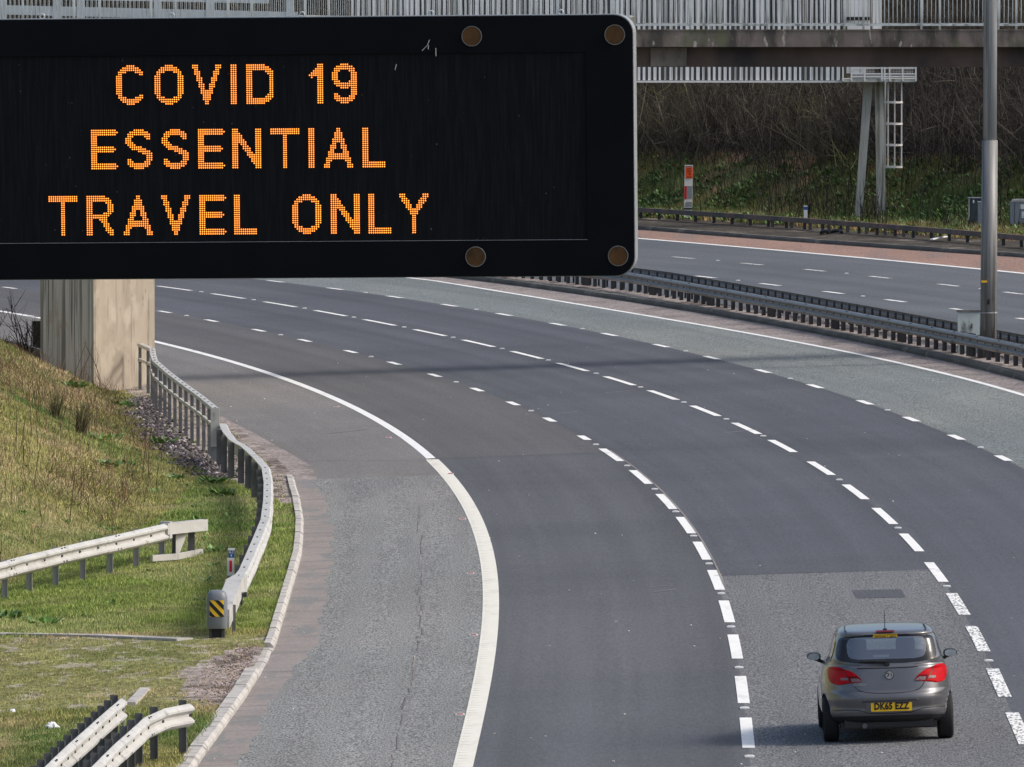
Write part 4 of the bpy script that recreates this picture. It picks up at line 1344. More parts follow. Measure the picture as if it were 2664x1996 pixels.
# platform
px0, px1 = gp(2187, 0).x, gp(2380, 0).x
pc = (px0 + px1) / 2
zp = gp(0, 208).z
MB().box((pc, GD - .5, zp), (px1 - px0, 1.6, .12)).build('platform', 'gantry_leg', gt)
MB().box(((gp(2212, 0).x + gp(2290, 0).x) / 2, GD - 1.25, zp + .07), (1.0, .05, .2)).build('toe_board', 'rusty_white', gt)
for pz_, h2 in ((191, .05), (198, .06), (176, .05)):
    MB().box(((gp(2212, 0).x + px1) / 2, GD - 1.3, gp(0, pz_).z), (px1 - gp(2212, 0).x, .04, h2)).build('guard_rail', 'white_paint', gt)
for px in (2190, 2212, 2246, 2291, 2298, 2311, 2345, 2379):
    MB().box((gp(px, 0).x, GD - 1.3, zp + .62), (.055, .05, 1.3)).build('guard_post', 'white_paint', gt)
m = MB()
for x0_, x1_ in ((2250, 2274), (2313, 2344), (2350, 2374)):
    for px in np.arange(x0_, x1_, 4.0):
        m.box((gp(px, 0).x, GD - 1.22, zp + .75), (.014, .014, 1.1))
    for zz in np.arange(.25, 1.3, .055 * 1.3):
        m.box((gp((x0_ + x1_) / 2, 0).x, GD - 1.22, zp + zz), ((x1_ - x0_) / F_PX * GD, .014, .012))
m.build('mesh_infill', 'rusty_white', gt)
MB().box((gp(2225, 0).x, GD - 1.2, zp + .7), (.7, .03, .9)).build('info_panel', 'cladding', gt)
# caged ladder
zl0, zl1 = gp(0, 434).z, zp
for px, dy_, mt in ((2308, 0, 'rusty_white'), (2326, .35, 'rusty_white'), (2343, 0, 'white_paint'), (2300, -.3, 'gantry_leg')):
    MB().box((gp(px, 0).x, GD - 1.0 + dy_, (zl0 + zl1) / 2), (.05, .05, zl1 - zl0)).build('cage_strap', mt, gt)
for py in (265, 321, 376, 433):
    z = gp(0, py).z
    x0_, x1_ = gp(2297, 0).x, gp(2345, 0).x
    m = MB()
    xc, rr = (x0_ + x1_) / 2, (x1_ - x0_) / 2
    pts = [(xc + rr * math.cos(a), GD - 1.0 + rr * math.sin(a), z) for a in np.linspace(0, 2 * math.pi, 15)]
    m.sweep(pts, [(-.01, .035), (.01, .035), (.01, -.035), (-.01, -.035)])
    m.build('cage_hoop', 'rusty_white', gt)

# ------------------------------------------------------------------ lamp column and central cabinet
lx, ly = 11.72, 272.6
t = thing('lamp_post', 'tall galvanised lamp column rising from the central reserve', 'lamp post', (lx, ly, pz(lx, ly)))
zj = gp(0, 365, ly).z
k = F_PX / ly
def colx(py):
    return gp(2577 - 5 * (py / 870), 0, ly).x
MB().tube([(colx(870), ly, pz(lx, ly) - .1), (colx(365), ly, zj)], [44 / k / 2, 41 / k / 2], 24).build('lower_shaft', 'galv_weathered', t, smooth=False)
MB().tube([(colx(365), ly, zj - .005), (colx(0), ly, 11.2), (colx(-300), ly, 15.0)], [36 / k / 2, 33 / k / 2, .12], 24).build('upper_shaft', 'galv', t)
MB().tube([(colx(0), ly, 14.8), (colx(0) - .6, ly, 15.4), (colx(0) - 1.6, ly, 15.5)], .05, 8).build('arm', 'galv', t)
MB().box((colx(0) - 1.9, ly, 15.48), (.8, .3, .14)).build('lantern', 'cabinet_grey', t)
MB().tube([(colx(800), ly, gp(0, 815, ly).z), (colx(800), ly, gp(0, 812, ly).z)], 46 / k / 2, 24).build('band', 'galv', t)
MB().box((colx(700) - .02, ly - .225, gp(0, 785, ly).z), (.06, .03, .12)).build('door_lock', 'slot', t)
MB().box((colx(700) - .12, ly - .215, gp(0, 732, ly).z), (.14, .02, .05)).build('tag_plate', 'yellow_plate', t)
for p in t.children:
    for q_ in p.data.polygons:
        if len(q_.vertices) == 4 and 'shaft' in p.name:
            q_.use_smooth = True
cx0, cx1 = gp(2492, 0, 276).x, gp(2549, 0, 276).x
ct = thing('roadside_cabinet', 'pale green stained cabinet standing left of the lamp column', 'cabinet', ((cx0 + cx1) / 2, 276, pz(11.4, 276)))
ztop = gp(0, 811, 276).z
MB().box(((cx0 + cx1) / 2, 276, (ztop + pz(11.4, 276)) / 2), (cx1 - cx0, .3, ztop - pz(11.4, 276))).build('cabinet_body', 'cabinet_pale', ct)
MB().box(((cx0 + cx1) / 2, 276, ztop + .02), (cx1 - cx0 + .05, .36, .05)).build('cabinet_lid', 'metal_post', ct)
MB().box(((cx0 + cx1) / 2 + .08, 275.84, ztop - .35), (.02, .02, .12)).build('handle', 'slot', ct)

# ------------------------------------------------------------------ small things on the far verge
def ground_far(x, y):
    return hz_far(x, y)
sx, sy = 6.40, 403.9
k = F_PX / sy
pzs = lambda py: gp(0, py, sy).z
t = thing('emergency_phone', 'white and orange emergency telephone post behind the far barrier', 'emergency phone', (sx, sy, pzs(575)))
wS = 21 / k
xc = gp(1791, 0, sy).x
MB().prism([(xc - wS / 2 - .02, pzs(566)), (xc + wS / 2 - .02, pzs(566)), (xc + wS / 2 + .02, pzs(430)), (xc - wS / 2 + .01, pzs(430))], sy - .12, sy + .15).build('housing', 'white_paint', t)
MB().prism([(xc - wS / 2 + .045, pzs(464)), (xc + wS / 2 + .005, pzs(464)), (xc + wS / 2 + .01, pzs(435)), (xc - wS / 2 + .05, pzs(435))], sy - .135, sy - .12).build('orange_panel', 'orange_plate', t)
MB().prism([(xc - wS / 2 + .04, pzs(433)), (xc + wS / 2, pzs(433)), (xc + wS / 2, pzs(431.5)), (xc - wS / 2 + .04, pzs(431.5))], sy - .14, sy - .12).build('top_slot', 'black', t)
MB().prism([(xc - wS / 2 - .01, pzs(518)), (xc - wS / 2 + .08, pzs(518)), (xc - wS / 2 + .09, pzs(484)), (xc - wS / 2 + .0, pzs(484))], sy - .135, sy - .12).build('red_side', 'red_plate', t)
MB().prism([(xc - wS / 2 + .10, pzs(517)), (xc + wS / 2 - .02, pzs(517)), (xc + wS / 2 - .015, pzs(484)), (xc - wS / 2 + .105, pzs(484))], sy - .13, sy - .12).build('door', 'cabinet_grey', t)
MB().prism([(xc - wS / 2 + .02, pzs(538)), (xc + wS / 2 - .02, pzs(538)), (xc + wS / 2 - .02, pzs(525)), (xc - wS / 2 + .05, pzs(525))], sy - .13, sy - .12).build('lower_panel', 'cabinet_grey', t)
MB().prism([(xc - wS / 2 - .025, pzs(545)), (xc + wS / 2 - .015, pzs(545)), (xc + wS / 2 - .015, pzs(541)), (xc - wS / 2 - .02, pzs(541))], sy - .14, sy + .16).build('black_band', 'black', t)
MB().prism([(xc - wS / 2 - .03, pzs(590)), (xc + wS / 2 - .02, pzs(590)), (xc + wS / 2 - .03, pzs(566)), (xc - wS / 2 - .02, pzs(566))], sy - .10, sy + .13).build('plinth', 'kerb', t)
# handset pictogram
m = MB()
ox, oz = xc + .03, pzs(449)
m.tube([(ox - .045, sy - .138, oz + .075), (ox - .01, sy - .138, oz + .06), (ox + .02, sy - .138, oz + .0), (ox + .03, sy - .138, oz - .05)], .012, 6)
m.box((ox - .045, sy - .139, oz + .08), (.05, .01, .035)).box((ox + .03, sy - .139, oz - .06), (.035, .01, .05)).box((ox + .05, sy - .139, oz + .07), (.04, .01, .03))
m.build('handset_symbol', 'black', t)
def text(body, loc, size, mat, parent, name='lettering', rot=(math.pi / 2, 0, 0), ext=.001, align='CENTER', xs=1.0, space=1.0, bold=0.0):
    cu = bpy.data.curves.new(name, 'FONT')
    cu.body = body
    cu.size = size
    cu.extrude = ext
    cu.align_x = align
    cu.align_y = 'CENTER'
    cu.space_character = space
    cu.resolution_u = 3
    if bold:
        cu.offset = bold
    tmp = bpy.data.objects.new('tmp', cu)
    me_ = bpy.data.meshes.new_from_object(tmp)
    bpy.data.objects.remove(tmp)
    me_.materials.clear()
    me_.materials.append(M[mat])
    o = bpy.data.objects.new(name, me_)
    COL.objects.link(o)
    o.parent = parent
    b_ = Vector(parent.get('_o', (0, 0, 0)))
    o.location = Vector(loc) - b_
    o.rotation_euler = rot
    o.scale = (xs, 1, 1)
    return o
text('SOS', (xc + .03, sy - .14, pzs(461)), .085, 'black', t)
text('SOS', (xc + .03, sy - .14, pzs(438.5)), .075, 'black', t)

def marker(name, x, y, z, w, h, label, D_, big):
    t = thing(name, label, 'marker post', (x, y, z), 'blue and white marker posts')
    if big:
        MB().box((x, y, z + .11), (w * .95, .04, .26)).build('post_foot', 'metal_post', t)
        MB().box((x, y - .005, z + .36), (w, .035, .30)).build('reflector_board', 'white_paint', t)
        MB().box((x, y - .026, z + .37), (w * .36, .008, .19)).build('red_reflector', 'red_plate', t)
        MB().box((x + .012, y - .005, z + .575), (w * .82, .035, .125)).build('blue_plate', 'blue_plate', t)
        MB().box((x + .012, y - .005, z + .655), (w * .95, .045, .035)).build('white_cap', 'white_paint', t)
        text('63', (x + .012, y - .026, z + .608), .075, 'white_paint', t, xs=1.1)
        text('4', (x + .008, y - .026, z + .548), .068, 'white_paint', t)
    else:
        MB().box((x, y, z + h * .35), (w, .08, h * .7)).build('post_body', 'white_paint', t)
        MB().box((x, y, z + h * .81), (w * 1.05, .085, h * .22)).build('blue_plate', 'blue_plate', t)
        MB().box((x, y, z + h * .96), (w * 1.02, .09, h * .07)).build('white_cap', 'white_paint', t)
mx, my = -4.735, 186.9
marker('marker_post', mx, my, gp(0, 1530, my).z, .118, .7, 'blue topped white marker post with a red strip beside the near barrier', my, True)
my = 393.0
z0_ = hz_far(10.55, my) - .2
marker('marker_post', gp(2096, 0, my).x, my, gp(0, 572, my).z, 9.5 / F_PX * my, (572 - 535) / F_PX * my, 'small white marker post with a blue top behind the far rusty barrier', my, False)

D1 = 381.0
z1 = lambda py: gp(0, py, D1).z
t = thing('roadside_cabinet', 'tall dark slate cabinet on the far bank left of the lamp column', 'cabinet', (gp(2536, 0, D1).x, D1, z1(590)))
MB().prism([(gp(2521, 0, D1).x, z1(574)), (gp(2556, 0, D1).x, z1(574)), (gp(2556, 0, D1).x, z1(516)), (gp(2521, 0, D1).x, z1(516))], D1, D1 + .5).build('cabinet_body', 'cabinet_dark', t)
MB().prism([(gp(2520, 0, D1).x, z1(592)), (gp(2556, 0, D1).x, z1(592)), (gp(2556, 0, D1).x, z1(575)), (gp(2520, 0, D1).x, z1(575))], D1 - .02, D1 + .5).build('plinth', 'concrete_dark', t)
MB().box((gp(2521.5, 0, D1).x, D1 - .01, z1(545)), (.04, .02, .75)).build('door_edge', 'metal_light', t)
MB().box((gp(2533, 0, D1).x, D1 - .02, z1(524.5)), (.05, .02, .10)).build('white_label', 'litter', t)
MB().box((gp(2538, 0, D1).x, D1 + .24, z1(515.3)), (.5, .56, .03)).build('cabinet_lid', 'cabinet_grey', t)
t = thing('roadside_cabinet', 'slim pale grey cabinet in front of the dark slate one', 'cabinet', (gp(2546, 0, D1 - 1).x, D1 - 1, z1(593)))
MB().prism([(gp(2542, 0, D1).x, z1(598)), (gp(2552, 0, D1).x, z1(598)), (gp(2552, 0, D1).x, z1(525)), (gp(2542, 0, D1).x, z1(525))], D1 - 1, D1 - .6).build('cabinet_body', 'cabinet_grey', t)
MB().box((gp(2547, 0, D1).x, D1 - .8, z1(525) + .015), (.16, .44, .03)).build('cabinet_lid', 'metal_light', t)
D1 = 377.5
t = thing('roadside_cabinet', 'wide grey cabinet with warning stickers at the right edge of the bank', 'cabinet', (gp(2660, 0, D1).x, D1, z1(602)))
X0_, X1_ = gp(2630, 0, D1).x, gp(2700, 0, D1).x
MB().prism([(X0_, z1(608)), (X1_, z1(608)), (X1_, z1(525)), (X0_, z1(525))], D1, D1 + .6).build('cabinet_body', 'cabinet_grey', t)
MB().prism([(X0_ + .03, z1(525)), (X1_ - .03, z1(525)), (X1_ - .08, z1(519)), (X0_ + .08, z1(519))], D1 - .02, D1 + .62).build('cabinet_lid', 'metal_light', t)
MB().box((gp(2640, 0, D1).x, D1 - .005, z1(563)), (.015, .012, .95)).build('door_gap', 'slot', t)
MB().box((gp(2663, 0, D1).x, D1 - .01, z1(538)), (.24, .012, .16)).build('white_sticker', 'litter', t)
MB().box((gp(2666, 0, D1).x, D1 - .01, z1(559)), (.20, .012, .22)).build('white_sticker', 'litter', t)
MB().add([(gp(2662, 0, D1).x, D1 - .02, z1(564)), (gp(2670, 0, D1).x, D1 - .02, z1(564)), (gp(2666, 0, D1).x, D1 - .02, z1(556))], [(0, 1, 2)]).build('yellow_triangle', 'yellow_plate', t)

# edging stones set in the grass
eg = struct_root('edging')
E1 = [(-10.4, 179.4), (-8.204, 177.83), (-6.673, 176.583), (-5.15, 174.95)]
P = resample([(x, y, 0) for x, y in E1], .95)
for a, b in zip(P[:-1], P[1:]):
    d_ = (b - a).normalized() * .01
    za, zb = hz_left(a.x, a.y), hz_left(b.x, b.y)
    MB().bar((a.x + d_.x, a.y + d_.y, za - .02), (b.x - d_.x, b.y - d_.y, zb - .022), .34, .11).build('edging_stone', 'kerb', eg)
P = resample([(-5.416, 163.7, 0), (-5.46, 162.2, 0), (-5.52, 160.7, 0)], .5)
for a, b in zip(P[:-1], P[1:]):
    MB().bar((a.x, a.y, hz_left(a.x, a.y) + .0), (b.x, b.y - .01, hz_left(b.x, b.y) + .0), .14, .10).build('edging_stone', 'kerb', eg)
# litter
def crumpled(name, x, y, z, sx_, sy_, sz_, label, seed):
    r = random.Random(seed)
    m = MB()
    n = 12
    vs, fs = [], []
    for i in range(6):
        for k_ in range(n):
            a = 2 * math.pi * k_ / n
            rr = math.cos(i / 5 * 1.5) * r.uniform(.75, 1.2)
            vs.append((x + math.cos(a) * rr * sx_, y + math.sin(a) * rr * sy_, z + math.sin(i / 5 * 1.57) * sz_ * r.uniform(.7, 1.15)))
    for i in range(5):
        for k_ in range(n):
            fs.append((i * n + k_, i * n + (k_ + 1) % n, (i + 1) * n + (k_ + 1) % n, (i + 1) * n + k_))
    m.add(vs, fs)
    return tag(m.build(name, 'litter'), label, 'litter')
crumpled('litter_bag', -6.49, 156.6, hz_left(-6.49, 156.6) + .0, .10, .12, .09, 'crumpled white plastic bag lying on the grass near the guardrails', 4)
crumpled('litter_scrap', -7.2, 160.0, hz_left(-7.2, 160) + .0, .05, .1, .05, 'small grey-white scrap of litter at the far left of the grass', 9)
zz = pz(14.1, 369) + .16
bd = MB().bar((13.86, 367.2, zz), (14.42, 368.8, zz + .05), .12, .03).build('board', 'litter')
tag(bd, 'white broken board lying before the far barrier near the lamp column', 'board')
tyre = MB()
tyre.tube([(10.9 + .35 * math.cos(a), 379.5 + .5 * math.sin(a), pz(10.9, 379.5) + .15 + .05 * math.sin(2 * a)) for a in np.linspace(0, 4.5, 12)], .06, 8)
tag(tyre.build('tyre_scrap', 'black'), 'black scrap of tyre lying under the far rusty barrier', 'tyre scrap')

# ------------------------------------------------------------------ the message sign
SD = 100.0
SK = F_PX / SD                      # pixels per metre there
sc_ = gp(829, 385, SD)
sg = thing('message_sign', 'large black electronic message sign with three lines of amber lettering', 'message sign', sc_, rot=(0, -R(.5), R(-4)), local=True)
def sx_(px):
    return (px - 829) / SK
def sz_(px, py):
    """height in sign coordinates; the sign is tilted half a degree"""
    return -(py + .0087 * (px - 829) - 385) / SK
xl, xr = -505 / SK - 829 / SK, sx_(1650)
zt, zb = sz_(829, 45.5), sz_(829, 722)
def rrect(x0, x1, z0, z1, r, n=7):
    p = []
    for cx, cz, a0 in ((x1 - r, z1 - r, 0), (x0 + r, z1 - r, 90), (x0 + r, z0 + r, 180), (x1 - r, z0 + r, 270)):
        for i in range(n + 1):
            a = R(a0 + 90 * i / n)
            p.append((cx + r * math.cos(a), cz + r * math.sin(a)))
    return p
def ring(mb, a, b, y0, y1):
    n = len(a)
    vs = [(x, y0, z) for x, z in a] + [(x, y0, z) for x, z in b] + [(x, y1, z) for x, z in a] + [(x, y1, z) for x, z in b]
    fs = []
    for i in range(n):
        j = (i + 1) % n
        fs += [(i, j, n + j, n + i), (2 * n + i, 3 * n + i, 3 * n + j, 2 * n + j), (i, 2 * n + i, 2 * n + j, j), (n + i, n + j, 3 * n + j, 3 * n + i)]
    return mb.add(vs, fs)
outer = rrect(xl, xr, zb, zt, .17)
Zero = (0, 0, 0)
MB().prism(rrect(xl - .008, xr + .006, zb - .006, zt + .007, .17), -.02, .42).build('housing', 'sign_edge', sg, origin=Zero)
sx0, sx1, sz0, sz1 = xl + .42, sx_(1529), sz_(829, 629), sz_(829, 141)
ib = rrect(sx0, sx1, sz0, sz1, .004)
m = MB()
ring(m, outer, ib, -.05, -.021)
m.build('front_panel', 'sign_black', sg, origin=Zero)
# led field with fine vertical louvres
mm = bpy.data.materials.new('led_field')
mm.use_nodes = True
nt = mm.node_tree
p = nt.nodes["Principled BSDF"]
p.inputs['Roughness'].default_value = .55
p.inputs['Specular IOR Level'].default_value = .1
n1 = noise(nt, 52, 1, (1, 1, .05))
n2 = noise(nt, 40, 2, (1, 1, .5), seed=3)
c1_ = ramp(nt, [(.4, (.004, .005, .0075)), (.75, (.0085, .010, .013))], n1)
f2_ = ramp(nt, [(.755, (0, 0, 0)), (.80, (1, 1, 1))], n2)
c1_ = mix(nt, 'MIX', f2_, c1_, (.16, .16, .16))
nt.links.new(c1_, p.inputs['Base Color'])
M['led_field'] = mm
m = MB()
m.add([(sx0, -.032, sz0), (sx1, -.032, sz0), (sx1, -.032, sz1), (sx0, -.032, sz1)], [(0, 1, 2, 3)])
m.build('led_field', 'led_field', sg, origin=Zero)
MB().box(((sx0 + sx1) / 2, -.046, sz0 + .004), (sx1 - sx0, .012, .003)).build('lower_lip', 'cabinet_grey', sg, origin=Zero)
# lanterns
for px, py in ((1232, 94), (1604, 90), (1237, 667), (1608, 664)):
    x, z = sx_(px), sz_(px, py)
    m = MB()
    n = 28
    def cpts(r_):
        return [(x + r_ * math.cos(2 * math.pi * i / n), z + r_ * math.sin(2 * math.pi * i / n)) for i in range(n)]
    ln = MB().add([(a, -.056, b) for a, b in cpts(.086)] , [tuple(range(n))]).build('warning_lens', 'glass_amber', sg, origin=Zero)
    ring(m, cpts(.092), cpts(.085), -.062, -.05)
    m.build('lens_ring', 'metal_post', ln, origin=Zero)
# eye bolts along the top
for px in (-150, 105, 445, 786, 1123, 1461):
    x, z = sx_(px), zt + .028
    m = MB()
    m.tube([(x + .022 * math.cos(a), .12, z + .022 * math.sin(a)) for a in np.linspace(0, 2 * math.pi, 13)], .007, 6)
    m.build('eye_bolt', 'galv_light', sg, origin=Zero)
MB().add([(xr - .02, -.04, zt - .03), (xr + .03, -.02, zt - .02), (xr + .025, .05, zt - .11), (xr - .03, -.03, zt - .002), (xr + .022, -.03, zt - .012)],
         [(0, 1, 2), (0, 3, 4, 1)]).build('bent_flashing', 'metal_light', sg, origin=Zero)
M['scratch'] = surf('scratch', (.35, .35, .35), .2, 9)
m = MB()
for pts in ([(1122, 103), (1116, 118), (1102, 132)], [(1119, 117), (1118, 128)], [(1138, 125), (1138, 146)], [(1035, 167), (1031, 182)]):
    m.tube([(sx_(a), -.052, sz_(a, b)) for a, b in pts], .004, 5)
m.build('scratch_mark', 'scratch', sg, origin=Zero)

# lettering: every lit dot is a little lamp; glyphs rasterised on a 19 row grid
M['led'] = emis('led', (1.0, .38, .055), 1.9)
M['led_rim'] = emis('led_rim', (1.0, .18, .008), .8)
def arc(cx, cz, rx, rz, a0, a1, n=14):
    return [(cx + rx * math.cos(R(a0 + (a1 - a0) * i / n)), cz + rz * math.sin(R(a0 + (a1 - a0) * i / n))) for i in range(n + 1)]
H_ = 18
def glyphs():
    g = {}
    def O_(w):
        return [arc(w / 2, 12.2, w / 2 - 1, 4.8, 0, 180), arc(w / 2, 5.8, w / 2 - 1, 4.8, 180, 360), [(1, 12), (1, 6)], [(w - 1, 12), (w - 1, 6)]]
    g['O'] = (14, O_(13))
    g['C'] = (14, [arc(6.5, 12.2, 5.5, 4.8, 25, 180), arc(6.5, 5.8, 5.5, 4.8, 180, 335), [(1, 12), (1, 6)]])
    g['V'] = (14, [[(1, 17.5), (6.5, 1)], [(12, 17.5), (6.5, 1)]])
    g['I'] = (3, [[(1, 17.5), (1, .5)]])
    g['D'] = (13, [[(1, 17.5), (1, .5)], [(1, 17), (7.5, 17)], [(1, 1), (7.5, 1)], arc(7, 12, 4.6, 5, 0, 90), arc(7, 6, 4.6, 5, 270, 360), [(11.6, 12), (11.6, 6)]])
    g['1'] = (6, [[(4, 17.5), (4, .5)], [(4, 16.6), (.3, 13.2)]])
    g['9'] = (12, [arc(5.5, 12.4, 4.6, 4.6, 0, 360, 20), [(10.1, 12), (10.1, 6)], arc(5.5, 5.6, 4.6, 4.6, 205, 360)])
    g['E'] = (12, [[(1, 17.5), (1, .5)], [(1, 17), (10.8, 17)], [(1, 9.3), (9.8, 9.3)], [(1, 1), (10.8, 1)]])
    g['S'] = (13, [arc(6, 13.2, 4.9, 3.9, 25, 205), [(1.5, 11.5), (4, 9.9), (8, 8.6), (10.8, 6.5)], arc(6, 4.9, 4.9, 3.9, -155, 25)])
    g['N'] = (14, [[(1, 17.5), (1, .5)], [(12, 17.5), (12, .5)], [(1.3, 17), (11.7, 1)]])
    g['T'] = (14, [[(0.5, 17), (12.5, 17)], [(6.5, 17), (6.5, .5)]])
    g['A'] = (14, [[(1, .5), (6.5, 17)], [(12, .5), (6.5, 17)], [(2.6, 5), (10.4, 5)]])
    g['L'] = (10, [[(1, 17.5), (1, .5)], [(1, 1), (9.2, 1)]])
    g['R'] = (13, [[(1, 17.5), (1, .5)], [(1, 17), (7, 17)], [(1, 8.6), (7, 8.6)], arc(7, 12.8, 4, 4.2, -90, 90), [(6.5, 8.6), (11.4, .6)]])
    g['Y'] = (14, [[(.8, 17.5), (6.5, 8.8)], [(12.2, 17.5), (6.5, 8.8)], [(6.5, 9), (6.5, .5)]])
    return g
GL = glyphs()
def seg_d(p, a, b):
    ax, ay = a
    bx_, by_ = b
    dx, dy = bx_ - ax, by_ - ay
    t = ((p[0] - ax) * dx + (p[1] - ay) * dy) / (dx * dx + dy * dy + 1e-9)
    t = min(1, max(0, t))
    return math.hypot(p[0] - ax - dx * t, p[1] - ay - dy * t)
def raster(ch):
    w, strokes = GL[ch]
    out = []
    for i in range(-1, w + 2):
        for j in range(0, 19):
            d_ = 9
            for s in strokes:
                for a, b in zip(s[:-1], s[1:]):
                    d_ = min(d_, seg_d((i, j), a, b))
            if d_ < 1.32:
                out.append((i, j))
    return out
PITCH_L = 5.50 / SK
rows = [(172.4, [('C', 668), ('O', 890), ('V', 1108), ('I', 1330), ('D', 1420), ('1', 1793), ('9', 1914)]),
        (339.6, [('E', 520), ('S', 718), ('S', 928), ('E', 1138), ('N', 1335), ('T', 1556), ('I', 1775), ('A', 1864), ('L', 2086)]),
        (511.6, [('T', 270), ('R', 490), ('A', 704), ('V', 922), ('E', 1142), ('L', 1342), ('O', 1678), ('N', 1900), ('L', 2117), ('Y', 2296)])]
for y0, row in rows:
    for ch, X_ in row:
        px = X_ / 2.209 + 2
        x0 = sx_(px)
        ztop_ = -(y0 + 3 + .0087 * (0 - 829) - 385) / SK
        core, rim = MB(), MB()
        for i, j in raster(ch):
            cx, cz = x0 + i * PITCH_L, ztop_ - (18 - j) * PITCH_L
            for mb, r_, yy in ((core, .0053, -.0405), (rim, .0084, -.0385)):
                pts = [(cx + r_ * math.cos(math.pi / 3 * q_), yy, cz + r_ * math.sin(math.pi / 3 * q_)) for q_ in range(6)]
                mb.add(pts, [(0, 1, 2, 3, 4, 5)])
        a = rim.build('led_letter', 'led_rim', sg, origin=Zero)
        b_ = core.build('led_cores', 'led', a, origin=Zero)
        b_['kind'] = 'stuff'
# its post stands outside the picture on the left
px_ = xl + .55
MB().box((px_, .6, -7.0 + 2.2), (.30, .30, 11.0)).build('post', 'galv', sg, origin=Zero)
MB().box((px_, .45, .5), (.5, .12, .16)).box((px_, .45, -.5), (.5, .12, .16)).build('bracket', 'galv', sg, origin=Zero)

# ------------------------------------------------------------------ the car
CARX, CARY = 5.10, 149.62
car = thing('car', 'dark grey three door hatchback driving away with its yellow rear plate in view', 'car', (CARX, CARY, pz(CARX, CARY + .7)), rot=(0, -math.atan(GX) * .9, R(-.1)), local=True)
def paint():
    m = bpy.data.materials.new('car_paint')
    m.use_nodes = True
    nt = m.node_tree
    p = nt.nodes["Principled BSDF"]
    c = ramp(nt, [(.3, (.12, .12, .127)), (.7, (.15, .149, .157))], noise(nt, 2.0, 3))
    nt.links.new(c, p.inputs['Base Color'])
    p.inputs['Metallic'].default_value = .6
    p.inputs['Roughness'].default_value = .42
    p.inputs['Coat Weight'].default_value = .9
    p.inputs['Coat Roughness'].default_value = .12
    return m
M['car_paint'] = paint()
M['car_black'] = surf('car_black', (.018, .018, .02), .15, 4, rough=.42, spec=.5)
M['glass_frit'] = surf('glass_frit', (.016, .017, .019), .1, 3, rough=.2, spec=.4, coat=.1)
M['tyre'] = surf('tyre', (.016, .016, .017), .2, 8, rough=.85)
M['rim'] = surf('rim', (.3, .3, .31), .1, 8, rough=.4, metal=.7)
M['chrome'] = surf('chrome', (.75, .76, .78), .05, 9, rough=.18, metal=.9)
M['lamp_red'] = surf('lamp_red', (.46, .003, .008), .25, 9, rough=.3, spec=.08, coat=.04)
M['lamp_red_dark'] = surf('lamp_red_dark', (.11, .004, .007), .2, 6, rough=.3, spec=.1, coat=.0)
M['lamp_clear'] = surf('lamp_clear', (.17, .10, .10), .5, 30, rough=.25, spec=.5, coat=.3)
M['mirror_glass'] = surf('mirror_glass', (.42, .48, .52), .3, 6, rough=.12, metal=.6)
M['seat'] = surf('seat', (.06, .065, .068), .15, 5, rough=.9)
M['cabin_light'] = surf('cabin_light', (.36, .42, .41), .12, 3, rough=.9)
M['plate_yellow'] = surf('plate_yellow', (.86, .52, .02), .04, 5, rough=.4)
gm = bpy.data.materials.new('window_glass')
gm.use_nodes = True
nt = gm.node_tree
for nd in list(nt.nodes):
    if nd.type == 'BSDF_PRINCIPLED':
        nt.nodes.remove(nd)
ob_ = nt.nodes['Material Output']
tr, gl, mx_ = nt.nodes.new('ShaderNodeBsdfTransparent'), nt.nodes.new('ShaderNodeBsdfGlossy'), nt.nodes.new('ShaderNodeMixShader')
tr.inputs[0].default_value = (.78, .88, .85, 1)
gl.inputs['Roughness'].default_value = .05
fr = nt.nodes.new('ShaderNodeFresnel')
fr.inputs[0].default_value = 1.55
mr = nt.nodes.new('ShaderNodeMath')
mr.operation = 'MULTIPLY_ADD'
mr.inputs[1].default_value = 1.0
mr.inputs[2].default_value = .30
nt.links.new(fr.outputs[0], mr.inputs[0])
nt.links.new(mr.outputs[0], mx_.inputs[0])
nt.links.new(tr.outputs[0], mx_.inputs[1])
nt.links.new(gl.outputs[0], mx_.inputs[2])
nt.links.new(mx_.outputs[0], ob_.inputs[0])
M['window_glass'] = gm

ZS = 710.0
raw = [(1250, .76, .40, 3.75, 5.0), (1228, .82, .24, 3.88, 5.0), (1195, .862, .12, 3.95, 4.6), (1150, .885, .045, 3.98, 4.4), (1108, .893, .028, 4.0, 4.2), (1085, .893, .045, 4.0, 4.2),
       (1050, .897, .018, 4.01, 4.0), (1005, .899, .0, 4.01, 4.0), (965, .898, .006, 4.0, 3.9), (945, .896, .035, 4.0, 4.2), (925, .894, .07, 3.99, 4.2), (870, .885, .088, 3.95, 4.2), (820, .870, .105, 3.88, 4.2),
       (770, .850, .122, 3.75, 4.2), (720, .825, .140, 3.55, 4.2), (698, .812, .150, 3.40, 4.6), (690, .806, .175, 3.32, 4.6), (660, .785, .20, 3.1, 4.6), (630, .765, .225, 2.95, 6.5), (560, .735, .29, 2.75, 6.5),
       (480, .71, .36, 2.55, 6.5), (420, .683, .405, 2.38, 6.5), (392, .667, .425, 2.28, 4.6), (384, .660, .400, 2.26, 4.6), (365, .648, .42, 2.2, 4.6), (345, .632, .52, 2.12, 4.6)]
SL = []
for Y, w, yr, yf, n in raw:
    SL.append(((1390 - Y) / ZS + .075 * (.72 - yr), w, yr, yf, n))
SL = [s for i, s in enumerate(SL)]
SL.sort()
SL += [(1.500, .600, .70, 2.02, 2.9), (1.514, .555, .88, 1.92, 2.8), (1.524, .46, 1.05, 1.80, 2.6), (1.530, .32, 1.2, 1.68, 2.4), (1.533, .12, 1.36, 1.55, 2.2)]
SLn = np.array(SL)
def sl(z):
    return [float(np.interp(z, SLn[:, 0], SLn[:, i])) for i in range(1, 5)]
